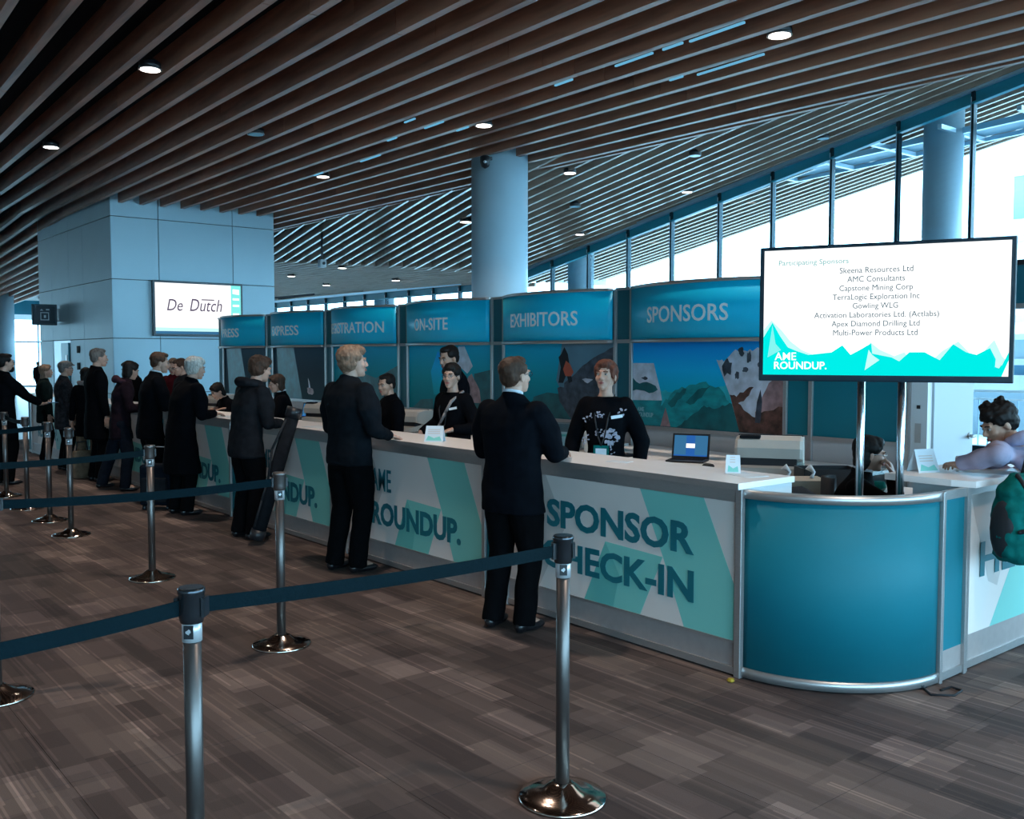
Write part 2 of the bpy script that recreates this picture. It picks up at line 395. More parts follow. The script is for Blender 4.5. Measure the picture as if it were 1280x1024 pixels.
slats(ceil, polyD2, plD2, azA, .30, .1, .06, .12, joined=True, matk='board_far')
for p, pl, up in ((polyA, plA, .50), (polyE, plE, .45), (polyB, plB, .26), (polyC, plC, .24), (polyD, plD, .16), (polyD2, plD2, .2)): deck(ceil, p, pl, up)
# edge board along the crease and the upstand behind it
def wallstrip(name, a, b, za0, zb0, za1, zb1, th, m, parent):
    n = Vector((b[1] - a[1], -(b[0] - a[0]), 0)).normalized() * th
    A, B = Vector((*a, 0)), Vector((*b, 0))
    V = []
    for off in (Vector(), n): V += [A + off + Vector((0, 0, za0)), B + off + Vector((0, 0, zb0)), B + off + Vector((0, 0, zb1)), A + off + Vector((0, 0, za1))]
    F = [(3, 2, 1, 0), (4, 5, 6, 7), (0, 1, 5, 4), (1, 2, 6, 5), (2, 3, 7, 6), (3, 0, 4, 7)]
    return link(name, mesh(name, V, F), m, parent)
def ez(y): return plA[0] + plA[2] * y
wallstrip('crease_board', (edge(-8), -8), (edge(25), 25), ez(-8), ez(25), ez(-8) + .27, ez(25) + .27, .07, 'board', ceil)
wallstrip('upstand', (edge(-8), -8), (edge(13.4), 13.4), ez(-8) + .25, ez(13.4) + .2, 10.2, 5.6, .04, 'deck', ceil)
wallstrip('upstand', (edge(13.4), 13.4), (edge(25), 25), ez(13.4) + .1, ez(25) + .1, 5.6, 5.8, .04, 'deck', ceil)
wallstrip('upstand', (edge(25), 25), (edge(25), 66), 4.9, 4.9, 10.9, 10.9, .04, 'deck', ceil)
wallstrip('roof_fascia', (23.2, -8.3), (22.5, 22.6), 10.05, 4.2, 10.9, 10.9, .1, 'facade', ceil)
wallstrip('roof_fascia', (19.6, 22.6), (19.6, 66.1), 3.98, 3.98, 10.9, 10.9, .1, 'facade', ceil)
wallstrip('roof_fascia', (22.5, 22.6), (19.6, 22.6), 3.98, 3.98, 10.9, 10.9, .1, 'facade', ceil)
wallstrip('roof_fascia', (-9, 66), (19.7, 66), 3.9, 3.9, 10.9, 10.9, .1, 'facade', ceil)
box('roof_slab', -9.3, 23.3, -8.3, 66.1, 10.9, 11.1, 'deck', ceil)

# ---------------------------------------------------------------- floor, walls
floor = box('floor', -9, 17.4, -8, 56.4, -.3, -.006, 'carpet'); tag(floor, 'carpeted hall floor patterned in brown and taupe rectangles', None, None, 'structure')
floor.location.z = -.153
# carpet tiles laid on it, nearest the camera (world coordinates drive the weave)
tile = None
vis = []
for i in range(-3, 17):
    for j in range(0, 40):
        cx, cy = i + .5, j + .5
        a = cx * .6331 + cy * .7741; b = cx * .7741 - cy * .6331
        if a < 1.9 or abs(b / a) > .62 or (cx > 4.3 and cy > 2.6): continue
        vis.append((a, i, j))
vis.sort(); vis = vis[:290]
V = [(x, y, z) for z in (0, 1) for y in (0, 1) for x in (0, 1)]
g_ = .0012
tm = mesh('carpet_tile', [(g_ + x * (1 - 2 * g_), g_ + y * (1 - 2 * g_), -.0059 + z * .0059) for x, y, z in V], [(0, 2, 3, 1), (4, 5, 7, 6), (0, 1, 5, 4), (2, 6, 7, 3), (0, 4, 6, 2), (1, 3, 7, 5)])
tm.materials.append(M['carpet'])
for a, i, j in vis:
    o = bpy.data.objects.new('carpet_tile', tm); C.objects.link(o); o.parent = floor
    o.location = (i - floor.location.x, j - floor.location.y, -floor.location.z)
    if (i, j) == (1, 8): o.material_slots[0].link = 'OBJECT'; o.material_slots[0].material = M['carpet_dark']; o['label'] = 'darker brown replacement carpet tile'
have = {(i, j) for _, i, j in vis}
VV, FF = [], []
for i in range(-9, 17):
    for j in range(-8, 22):
        if (i, j) in have: continue
        n = len(VV); VV += [(i + g_ + x * (1 - 2 * g_) - floor.location.x, j + g_ + y * (1 - 2 * g_) - floor.location.y, -.0059 + z * .0059 - floor.location.z) for x, y, z in V]
        FF += [tuple(n + q for q in f) for f in ((0, 2, 3, 1), (4, 5, 7, 6), (0, 1, 5, 4), (2, 6, 7, 3), (0, 4, 6, 2), (1, 3, 7, 5))]
o = link('distant_carpet_tiles', mesh('t', VV, FF), 'carpet', floor); o['kind'] = 'stuff'

M['hallwall_'] = mat('hall_wall_paint', (.30, .31, .33), .7, noise_amt=.03, scale=1)
tag(box('wall_left', -9.3, -9, -8, 56.4, 0, 10.9, 'hallwall'), 'plain grey hall wall left of the queue', None, None, 'structure')
tag(box('wall_back', -9, 17.4, -8.3, -8, 5.0, 10.9, 'hallwall'), 'plain wall over the windows behind the viewpoint', None, None, 'structure')
w3 = tag(empty('window_3'), 'tall windows behind the viewpoint', None, None, 'structure')
for k in range(13):
    x = -9 + 2.03 * k; box('glass_pane', x + .04, x + 1.99, -8.16, -8.148, .1, 5.0, 'glass', w3); box('mullion', x - .04, x + .04, -8.25, -8.08, 0, 5.0, 'mull', w3)
box('window_sill', -9, 17.4, -8.3, -8.05, 0, .1, 'mull', w3)

tag(box('floor_far', -9, 17, 21.2, 56.4, -.005, .004, mat('honed_stone', (.10, .115, .13), .28, noise_amt=.08, scale=3)), 'smooth grey blue stone floor beyond the carpet', None, None, 'structure')
# glass wall on the right (its panes stay real glass), mullions every 1.38 m, sloping head
gw = tag(empty('window_1'), 'tall glazed wall with dark mullions and a sloping blue head', None, None, 'structure')
XG = 17.0
def headz(y): return (plB[0] + plB[1] * XG + plB[2] * y) if y < 21.3 else 3.83
ys = [-7.2 + 1.375 * k for k in range(46)]
ys = [y - (ys[11] - 8.05) % 1.375 for y in ys]
def quadpane(y0, y1, z0, z1a, z1b, x, th, m, name, parent):
    V = [(x, y0, z0), (x, y1, z0), (x, y1, z1b), (x, y0, z1a), (x + th, y0, z0), (x + th, y1, z0), (x + th, y1, z1b), (x + th, y0, z1a)]
    return link(name, mesh(name, V, [(0, 1, 2, 3), (7, 6, 5, 4), (0, 4, 5, 1), (1, 5, 6, 2), (2, 6, 7, 3), (3, 7, 4, 0)]), m, parent)
for k in range(len(ys) - 1):
    y0, y1 = ys[k], ys[k + 1]
    quadpane(y0 + .03, y1 - .03, .12, headz(y0) - .3, headz(y1) - .3, XG, .012, 'glass', 'glass_pane', gw)
for y in ys:
    h = headz(y) - .05
    box('mullion', XG - .09, XG + .03, y - .028, y + .028, 0, h, 'mull', gw)
    box('mullion_cap', XG - .10, XG - .092, y + .012, y + .026, .1, h - .1, 'steel_lt', gw)
for a, b in zip([-8, 21.3], [21.3, 56]):
    for (dx0, dx1, dz0, dz1, m) in ((-.13, -.02, -.06, .02, 'steel_lt'), (-.03, .12, -.24, -.02, 'headbeam'), (-.1, .02, -.28, -.24, 'headbeam')):
        V = [(XG + dx, y, headz(y if y != 21.3 else (21.29 if a == -8 else 21.31)) + dz) for y in (a, b) for dz in (dz0, dz1) for dx in (dx0, dx1)]
        link('window_head', mesh('h', V, [(0, 1, 3, 2), (4, 6, 7, 5), (0, 4, 5, 1), (2, 3, 7, 6), (0, 2, 6, 4), (1, 5, 7, 3)]), m, gw)
box('window_sill', XG - .1, XG + .1, -8, 56, 0, .12, 'mull', gw)
# sun shade of light steel hung outside the glass
ss = tag(empty('sun_shade'), 'pale steel sun shade frame outside the glass above the big screen', 'sun shade')
def zz(y): return 5.53 + (14 - y) * .045
for x0, x1, th in ((XG + .75, XG + .83, .11), (XG + 1.75, XG + 1.83, .08)):
    V = [(x, y, zz(y) + dz) for y in (3, 14.6) for dz in (0, th) for x in (x0, x1)]
    link('rail', mesh('rail', V, [(0, 1, 3, 2), (4, 6, 7, 5), (0, 4, 5, 1), (2, 3, 7, 6), (0, 2, 6, 4), (1, 5, 7, 3)]), 'steel_lt', ss)
for k in range(9):
    y = 3.2 + 1.375 * k; box('outrigger', XG + .05, XG + 1.8, y - .04, y + .04, zz(y), zz(y) + .08, 'steel_lt', ss)
V = [(x, y, zz(y) + dz) for y in (3, 14.6) for dz in (.09, .1) for x in (XG + .83, XG + 1.75)]
link('shade_sheet', mesh('s', V, [(0, 1, 3, 2), (4, 6, 7, 5), (0, 4, 5, 1), (2, 3, 7, 6), (0, 2, 6, 4), (1, 5, 7, 3)]), mat('shade_sheet', (.12, .25, .33), .5), ss)
# columns
def column(x, y, r, zt, label, name='column'):
    t = empty(name, (x, y, 0), 0, label, 'column')
    lathe('shaft', [(r, 0), (r, zt)], 'column', t, 48)
    lathe('base_ring', [(r + .012, 0), (r + .012, .12), (r, .13)], 'alu', t, 48)
    return t
column(9.96, 12.5, .465, 5.35, 'broad round blue grey column rising behind the on-site and exhibitors signs')
for y, l in ((8.97, 'round column behind the glass right of centre above the big screen'), (18.8, 'round column at the glass just right of the broad middle column'), (28.7, 'round column at the glass between the broad column and the clad block'), (38.5, 'farthest round column at the glass wall')):
    column(17.75, y, .35, plB[0] + plB[1] * 17.75 + plB[2] * y + .2 if y < 20 else 4.2, l)
column(10.1, 49.9, .47, 4.6, 'round column at the far left edge before the bright doors')
# glass at the far end
fe = tag(empty('window_2'), 'bright glazed doors at the far end of the hall', None, None, 'structure')
for k in range(14):
    x = -9 + 2 * k
    quad = [(x + .04, 56, .1), (x + 1.96, 56, .1), (x + 1.96, 56, 3.9), (x + .04, 56, 3.9)]
    link('glass_pane', mesh('g', quad + [(a, b + .012, c) for a, b, c in quad], [(0, 1, 2, 3), (7, 6, 5, 4), (0, 4, 5, 1), (1, 5, 6, 2), (2, 6, 7, 3), (3, 7, 4, 0)]), 'glass', fe)
    box('frame_post', x - .04, x + .04, 55.96, 56.06, 0, 4.0, 'steel_lt', fe)
box('transom', -9, 17, 55.95, 56.05, 2.35, 2.45, 'steel_lt', fe); box('head', -9, 17, 55.95, 56.1, 3.85, 4.6, 'headbeam', fe)
box('threshold', -9, 17, 55.95, 56.05, 0, .1, 'alu', fe)

# ---------------------------------------------------------------- outdoors
M['paving'] = mat('pale_paving', (.72, .76, .78), .8, noise_amt=.06, scale=.6)
tag(box('terrace', 17.3, 90, -40, 90, -.6, -.35, 'paving'), 'pale paved terrace outside the glass', None, None, 'structure')
tag(box('terrace', -40, 60, -60, -8.3, -.6, -.35, 'paving'), 'pale paved terrace behind the viewpoint', None, None, 'structure')
tag(box('terrace', -40, 17.3, 56.4, 110, -.6, -.35, 'paving'), 'pale paved terrace beyond the far doors', None, None, 'structure')
M['facwin'] = mat('facade_window', (.16, .36, .52), .15, .3); M['facgrey'] = mat('facade_grey_band', (.36, .47, .55), .6)
bl = empty('office_building', (44, 12, -.35), 0, 'pale office building outside, right of the big screen', 'building')
box('wall', 0, 10, -14, 9, 0, 22, 'facade', bl)
for z in (1.2, 4.9, 8.2, 12.0):
    for k in range(6):
        y = 5.9 - 3.4 * k if z > 7 else 4.6 - 3.3 * k
        fr = box('window', -.06, .02, y - 1.1, y + 1.1, z - .2, z + 1.75, 'facwin', bl)
        box('window_frame', -.1, .03, y - 1.13, y + 1.13, z + 1.65, z + 1.8, 'steel_lt', bl); box('window_frame', -.1, .03, y - .04, y + .04, z - .2, z + 1.7, 'white', bl)
for z in (3.5, 7.0): box('band', -.14, .02, -14, 9, z, z + .3, 'facgrey', bl)
b2 = empty('long_building', (30, 58, -.35), 0, 'long pale building seen low through the glass behind the signs', 'building')
box('wall', -4, 60, 0, 10, 0, 4.6, 'facade', b2)
for k in range(26): box('pilaster', -3.5 + 2.4 * k, -2.7 + 2.4 * k, -.1, .02, .3, 4.2, 'steel_lt', b2)
box('parapet', -4.2, 60.2, -.3, 0, 4.2, 4.6, 'facgrey', b2)
rl = empty('railing', (20.2, 9, -.35), 0, 'white balustrade outside the door beside the leaning visitor', 'railing')
box('top_rail', -.03, .03, -7, 6, 1.28, 1.34, 'white', rl); box('bottom_rail', -.02, .02, -7, 6, .12, .17, 'white', rl); box('mid_rail', -.02, .02, -7, 6, 1.12, 1.16, 'white', rl)
for k in range(66):
    y = -6.9 + .195 * k; box('baluster', -.012, .012, y - .012, y + .012, .17, 1.12, 'steel_lt', rl)
lw = empty('planter_wall', (25, 10, -.35), 0, 'low layered grey and white wall outside behind the balustrade', 'wall')
box('lower_course', 0, .6, -12, 8, 0, 1.1, 'facgrey', lw); box('middle_course', -.05, .6, -12, 8, 1.1, 1.55, 'facade', lw); box('upper_course', .1, .6, -12, 8, 1.55, 1.8, 'facwin', lw)
box('coping', -.1, .7, -12, 8, 1.8, 1.95, 'facade', lw); box('rear_step', .8, 1.6, -12, 8, 0, 2.45, 'facgrey', lw); box('rear_coping', .7, 1.7, -12, 8, 2.45, 2.6, 'facade', lw)

# ---------------------------------------------------------------- clad block with the second screen
blk = tag(empty('wall_block', (0, 0, 0)), 'free-standing block clad in pale blue metal panels', None, None, 'structure')
X0, X1, YF, YB = 6.55, 10.36, 21.75, 28.0
box('core', X0 + .03, X1 - .03, YF + .03, YB - .03, 0, 5.35, 'joint', blk)
colsx = [X0, 7.58, 9.31, X1]; rows = [0, .85, 2.07, 3.36, 4.72, 5.35]
for a, b in zip(colsx, colsx[1:]):
    for c, d in zip(rows, rows[1:]): box('cladding_panel', a + .008, b - .008, YF, YF + .04, c + .008, d - .008, 'block_panel', blk, .004)
colsy = [YF, 23.9, 25.1, 26.7, YB]
for i, (a, b) in enumerate(zip(colsy, colsy[1:])):
    for j, (c, d) in enumerate(zip(rows, rows[1:])):
        if i == 2 and j < 2: continue
        box('cladding_panel', X0 - .0, X0 + .04, a + .008, b - .008, c + .008, d - .008, 'block_panel', blk, .004)
box('doorway', X0 + .01, X0 + .06, 25.12, 26.68, 0, 2.06, M['mull'], blk); box('door_leaf', X0 - .03, X0 + .01, 25.2, 25.85, .02, 2.0, 'headbeam', blk); box('door_rail', X0 - .05, X0 - .02, 25.3, 25.36, .9, 1.7, 'alu', blk)
for z in (1.75, 1.35): box('wall_switch', X0 - .02, X0, 24.3, 24.5, z, z + .17, 'blackmatte', blk)
sg = empty('door_sign', (X0, 26.1, 2.45), 0, 'small dark projecting pictogram sign on the side of the clad block', 'sign')
box('sign_box', -.62, -.05, -.05, .05, 0, .52, 'joint', sg, .01); box('bracket', -.06, 0, -.03, .03, .1, .42, 'alu', sg)
fr = Frame(sg.location + Vector((-.62, -.052, 0)), (1, 0, 0)); fr.o = Vector((-.62, -.052, 0))
flat('sign_face', fr, [(.05, .05), (.52, .05), (.52, .47), (.05, .47)], .002, 'screen_frame', sg)
g2 = 'white'
flats('pictogram', fr, [([(.18, .12), (.38, .12), (.38, .14), (.18, .14)], .006, g2), ([(.18, .30), (.38, .30), (.38, .32), (.18, .32)], .006, g2), ([(.18, .12), (.20, .12), (.20, .32), (.18, .32)], .006, g2), ([(.36, .12), (.38, .12), (.38, .32), (.36, .32)], .006, g2), ([(.26, .18), (.31, .18), (.31, .25), (.26, .25)], .006, g2), ([(.17, .36), (.21, .40), (.25, .36)], .006, g2), ([(.31, .37), (.39, .37), (.39, .40), (.31, .40)], .006, g2)], None, sg)

tv2 = empty('wall_screen', (8.44, YF, 2.75), 0, 'wide wall screen on the clad block showing De Dutch', 'screen')
box('frame', -1.05, 1.05, -.11, -.03, -.62, .62, 'screen_frame', tv2, .01); box('mount', -.4, .4, -.03, 0, -.3, .3, 'black', tv2)
fr = Frame((-1.0, -.112, -.57), (1, 0, 0))
def scr(w, h, tb, extra=()): return [([(0, 0), (w, 0), (w, h), (0, h)], .001, 'scr_white')] + list(extra)
flats('picture', fr, scr(2.0, 1.14, 0, [([(1.76, 0), (2.0, 0), (2.0, 1.14), (1.76, 1.14)], .002, 'scr_pale2'), ([(0, 0), (1.76, 0), (1.76, .06), (0, .06)], .0025, 'scr_lblue'), ([(0, .06), (1.76, .06), (1.76, .14), (0, .14)], .0022, 'scr_pale'), ([(1.80, .95), (1.96, .93), (1.96, 1.05), (1.80, 1.06)], .003, 'scr_white')] + [([(1.80, q), (1.96, q), (1.96, q + .05), (1.80, q + .05)], .003, 'scr_white') for q in (.25, .45, .65, .8)]), None, tv2)
text('lettering', fr, 'De', .26, .62, .52, .78, 'scr_purple', tv2, shear=.25); text('lettering', fr, 'Dutch', .78, 1.54, .52, .80, 'scr_purple', tv2, shear=.25)
flat('letter_bar', fr, [(1.06, .80), (1.36, .80), (1.35, .775), (1.05, .775)], .004, 'scr_purple', tv2)

# ---------------------------------------------------------------- ceiling lights, fittings and painted reflections
def zA(x, y): return plA[0] + plA[2] * y
def zB(x, y): return plB[0] + plB[1] * x + plB[2] * y
def onplane(pl, qx, qy):      # where the line of sight with horizontal direction (qx, qy) per metre of drop meets a ceiling plane
    return qx, qy, pl[0] + pl[1] * qx + pl[2] * qy
FARL = [onplane(plC, 12.6, 17.0), onplane(plD, 14.6, 26.0), onplane(plD, 14.9, 30.0), onplane(plD, 16.0, 25.2), onplane(plD, 16.0, 29.6), onplane(plD, 16.2, 34.5), onplane(plD, 16.4, 41.0)]
def downlight(x, y, z, r, lit, label, group=None, energy=0):
    t = empty('downlight', (x, y, z), 0, label, 'downlight', group)
    lathe('housing', [(r + .012, .0), (r + .012, .07), (r * .6, .11)], 'black', t, 24)
    lathe('trim_ring', [(r + .018, -.006), (r + .018, .006), (r, .008), (r, -.006)], 'alu', t, 24, cap=False)
    lathe('lens', [(r, -.008), (r, -.002)], 'lamp' if lit else 'lampoff', t, 24, smooth=False)
    if energy:
        l = light('lamp_light', 'SPOT', (0, 0, -.03), energy, (1, .82, .68), r, spot=110); l.parent = t
for x, y, lit, lab in ((3.77, 10.97, 1, 'lit round downlight high left, biggest of the left pair'), (4.05, 16.32, 1, 'lit round downlight near the left edge above the clad block'), (8.23, 10.68, 1, 'lit round downlight just above the broad column'),
                       (8.52, 15.84, 1, 'lit round downlight between the clad block and the broad column'), (8.05, 5.73, 1, 'lit round downlight at upper right, largest of all'), (6.08, 13.31, 0, 'unlit round downlight in the middle of the board ceiling')):
    downlight(x, y, zA(x, y) + .0, .105, lit, lab, None, 330 if lit else 0)
for x, y in ((3.6, 5.7), (8.0, .6), (3.4, .5), (-.8, 5.8), (-.8, 11), (-.7, 16.2)):   # the rest of the same grid of lamps, outside the frame
    l = light('downlight_lamp', 'SPOT', (x, y, zA(x, y) - .05), 330, (1, .82, .68), .1, spot=110)
for x, y, lit, lab in ((11.59, 12.57, 1, 'lit small downlight right beside the top of the broad column'), (15.9, 13.58, 1, 'lit small downlight over the glass wall above the sponsors sign'), (15.71, 16.68, 1, 'lit small downlight over the glass wall above the exhibitors sign'),
                       (13.72, 11.54, 0, 'unlit small downlight right in the sloping board field'), (13.53, 14.51, 0, 'unlit small downlight left in the sloping board field'), (16.11, 10.46, 0, 'unlit small downlight nearest the big screen')):
    downlight(x, y, zB(x, y) - .02, .10, lit, lab)
for i, (x, y, z) in enumerate(FARL):
    downlight(x, y, z - .03, .12, 1, 'small lit far downlight, ' + ('touching the left edge of the broad column', 'first beside the fold, near the hanging device', 'second row from the fold', 'nearest the broad column over the glass', 'next over the glass toward the clad block', 'third over the glass', 'farthest, just beside the clad block')[i], 'far low ceiling downlights')
for x, y, l in ((5.0, 27.5, 'nearer'), (3.7, 30.5, 'farther')): downlight(x, y, plE[0] + plE[2] * y - .02, .14, 1, 'small lit downlight in the far left ceiling, the %s of two' % l, 'far left downlights')
for i, (x, y0, y1) in enumerate(((7.54, 8.13, 8.44), (7.50, 6.87, 7.43), (7.47, 6.45, 6.72), (7.45, 5.68, 6.36), (8.38, 7.23, 7.43), (8.40, 6.15, 7.06), (7.24, 10.89, 11.16), (7.63, 10.78, 11.26), (7.69, 12.05, 12.32), (8.20, 13.32, 13.98), (8.07, 10.81, 11.10), (8.26, 15.35, 15.70))):  # glowing strips added to imitate window reflections along the boards
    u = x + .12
    o = box('reflection_strip', -.012, .012, -(y1 - y0) / 2, (y1 - y0) / 2, 0, .02, 'reflection_glow'); o.location = (x + math.tan(azA) * y0 * .0, (y0 + y1) / 2, zA(x, y0) - .021); o.rotation_euler = (0, 0, -azA)
    tag(o, 'thin blue glow strip imitating a window reflection, ' + ('lowest of the upper right row', 'third down in the upper right row', 'second down in the upper right row', 'top and longest of the upper right row', 'short one below the upper right row', 'long one just under the big upper right downlight', 'short one high above the broad column', 'longer one above and left of the broad column',
        'alone between two rows left of the column', 'long one left of the broad column', 'touching the downlight over the broad column', 'last one before the clad block')[i], 'reflection strip', 'painted reflection strips under the boards')
cd = empty('security_camera', (9.35, 12.1, 4.72), 0, 'small security camera fixed at the top of the broad column', 'camera')
box('bracket', -.03, .12, -.03, .03, .05, .1, 'black', cd); lathe('dome', [(.01, -.09), (.06, -.06), (.08, 0), (.08, .09), (.05, .11)], 'black', cd, 20); lathe('lens', [(.012, -.02), (.03, .0), (.012, .02)], 'white', cd, 12, loc=(-.05, -.06, 0))
pc = empty('hanging_projector', (12.1, 22.6, 3.98), 0, 'small white device hung on a rod from the far ceiling', 'projector')
box('rod', -.02, .02, -.02, .02, .2, .98, 'black', pc); box('body', -.09, .09, -.08, .08, 0, .2, 'white', pc, .02); lathe('lens', [(.04, 0), (.04, .02)], 'black', pc, 16, loc=(0, -.09, .10)).rotation_euler = (R(90), 0, 0)
# ---------------------------------------------------------------- registration counters
XC = 4.08
def graphic(fr, W, H):
    """printed panel: off-white with slanting aqua shapes; u, v in metres on a 1.87 x .75 print"""
    s = W / 1.87
    P = lambda L: [(u * s, v) for u, v in L]
    return [(P([(0, 0), (1.87, 0), (1.87, H), (0, H)]), .001, 'white_print'),
            (P([(0, 0), (.30, 0), (.55, .42), (.36, H), (0, H)]), .0014, 'grey_print'),
            (P([(1.19, H), (1.66, H), (1.87, .30), (1.87, 0), (1.53, 0), (1.37, .37)]), .0018, 'aqua_print'),
            (P([(.91, .385), (1.37, .365), (1.20, 0), (.73, 0)]), .0022, 'aqua_print'),
            (P([(.91, .385), (1.03, .2), (.98, 0), (.73, 0)]), .0026, 'aqua2_print')]
def counter(y0, label, words):
    """a counter unit: y0 is the near end of its printed panel, 1.87 m wide, then a .30 m teal strip on its near side for all but the first"""
    t = empty('registration_counter', (XC, y0, 0), 0, label, 'counter', 'row of registration counters')
    W = 1.90
    for y in (-.02, W + .02): box('post', -.02, .02, y - .02, y + .02, 0, 1.0, 'alu', t, .004)
    box('top_rail', -.012, .02, 0, W, .93, 1.0, 'alu', t); box('bottom_rail', -.012, .02, 0, W, 0.012, .05, 'alu', t)
    box('kick_panel', 0, .012, 0, W, .05, .18, 'kick', t); box('trim_strip', -.008, .01, 0, W, .178, .19, 'alu', t)
    pn = box('front_panel', 0, .012, .0, W, .19, .93, 'white_print', t)
    fr = Frame((0, W - .015, .19), (0, -1, 0))
    flats('printed_shapes', fr, graphic(fr, 1.87, .74), None, t, th=.0008)
    for s, u0, u1, v0, v1, off in words: text('lettering', fr, s, u0, u1, v0, v1, 'teal_text', t, off=off, d=.005)
    box('end_panel', 0, .45, -.02, .0, .0, 1.0, 'white', t)
    box('shelf', .02, .42, .02, W, .55, .57, 'white', t); box('modesty_shelf_edge', .42, .44, .0, W, .5, 1.0, 'white', t)
    # far-side narrow teal strip
    box('teal_strip', 0, .012, W + .04, W + .27, .05, .93, 'teal_panel', t); box('strip_rail', -.01, .014, W + .04, W + .27, .93, 1.0, 'alu', t); box('strip_base', -.01, .014, W + .04, W + .27, .012, .05, 'alu', t)
    tp = empty('counter_worktop', (XC, y0, 1.0), 0, 'worktop of the ' + label.replace('white printed ', '', 1), 'worktop', 'white worktops in a row')
    box('slab', -.045, .45, -.04, W + .27, .0005, .035, 'worktop', tp, .004); box('edge_band', -.049, -.045, -.04, W + .27, .002, .034, 'alu', tp)
    return t
sp_words = [('SPONSOR', .38, 1.60, .41, .59, .034), ('CHECK-IN', .335, 1.60, .145, .325, .030)]
am_words = [('AME', .38, .68, .41, .59, .008), ('ROUNDUP.', .38, 1.62, .13, .32, .038)]
labs = ['white printed counter reading sponsor check-in, nearest in the row', 'white printed counter between the suited man and the blond person', 'white printed counter between the blond person and the man with the tube', 'white printed counter between the man with the tube and the white-haired man',
        'white printed counter between the white-haired man and the puffer coat', 'white printed counter beside the man in the long dark coat', 'white printed counter farthest back in the row']
for k in range(7): counter(3.12 + 2.185 * k, labs[k], sp_words if k == 0 else am_words)

# curved corner, hollow inside
cc = empty('curved_counter_front', (4.80, 3.10, 0), 0, 'smooth curved teal corner panel with silver rails at the near end of the counters', 'counter')
RC = .71
def arcwall(name, r0, r1, a0, a1, z0, z1, m, parent, n=28, c=(0, 0)):
    V, F = [], []
    for i in range(n + 1):
        a = a0 + (a1 - a0) * i / n
        for r in (r0, r1):
            for z in (z0, z1): V.append((c[0] + r * math.cos(a), c[1] + r * math.sin(a), z))
    for i in range(n):
        b = i * 4; e = b + 4
        F += [(b, b + 1, e + 1, e), (b + 2, e + 2, e + 3, b + 3), (b + 1, b + 3, e + 3, e + 1), (b, e, e + 2, b + 2)]
    F += [(0, 2, 3, 1), (n * 4, n * 4 + 1, n * 4 + 3, n * 4 + 2)]
    o = link(name, mesh(name, V, F), m, parent)
    for p in o.data.polygons:
        p.use_smooth = abs(p.normal.z) < .5
    return o
arcwall('curved_panel', RC - .012, RC, R(181), R(269), .06, .955, 'teal_panel', cc)
arcwall('top_rail', RC - .03, RC + .012, R(180.5), R(269.5), .955, 1.0, 'alu', cc); arcwall('bottom_rail', RC - .03, RC + .012, R(180.5), R(269.5), .01, .06, 'alu', cc)
box('post', -RC - .02, -RC + .02, -.02, .01, 0, 1.0, 'alu', cc, .004); box('post', -.01, .02, -RC - .02, -RC + .02, 0, 1.0, 'alu', cc, .004)
nc = empty('narrow_counter_panel', (4.83, 2.39, 0), 0, 'narrow teal panel between the curved corner and the help counter', 'panel')
box('teal_panel', 0, .22, 0, .012, .16, .955, 'teal_panel', nc); box('kick_panel', 0, .22, 0, .012, .05, .16, 'kick', nc); box('top_rail', 0, .22, -.01, .02, .955, 1.0, 'alu', nc); box('bottom_rail', 0, .22, -.01, .02, .01, .05, 'alu', nc)
box('post', .22, .25, -.02, .02, 0, 1.0, 'alu', nc, .004)
hc = empty('help_counter', (5.09, 2.40, 0), 0, 'white printed help counter at the right edge of the photo', 'counter')
Wh = 2.0
for x in (0.0, Wh): box('post', x - .015, x + .02, -.02, .02, 0, 1.0, 'alu', hc, .004)
box('front_panel', .02, Wh, 0, .012, .19, .955, 'white_print', hc); box('kick_panel', .02, Wh, 0, .012, .05, .19, 'kick', hc); box('top_rail', .02, Wh, -.008, .02, .955, 1.0, 'alu', hc); box('bottom_rail', .02, Wh, -.008, .02, .01, .05, 'alu', hc)
fr = Frame((.03, 0, .19), (1, 0, 0))
flats('printed_shapes', fr, [([(0, 0), (1.95, 0), (1.95, .76), (0, .76)], .001, 'white_print'), ([(.02, .76), (.62, .76), (.36, .22), (.25, .26)], .0014, 'grey_print'), ([(.28, 0), (.92, 0), (1.3, .76), (.78, .76), (.60, .40)], .0018, 'aqua_print')], None, hc, th=.0008)
text('lettering', fr, 'HELP', .14, .95, .30, .49, 'teal_text', hc, off=.022, d=.005)
box('side_panel', 0.0, .02, .02, .3, 0, 1.0, 'white', hc)
hw = empty('help_worktop', (5.02, 2.34, 1.0), 0, 'pale laminate worktop of the help counter under the leaning visitor', 'worktop')
prism('slab', [(.05, 0), (2.1, 0), (2.1, .5), (.02, .5), (.02, .12)], .0005, .035, 'worktop', hw)

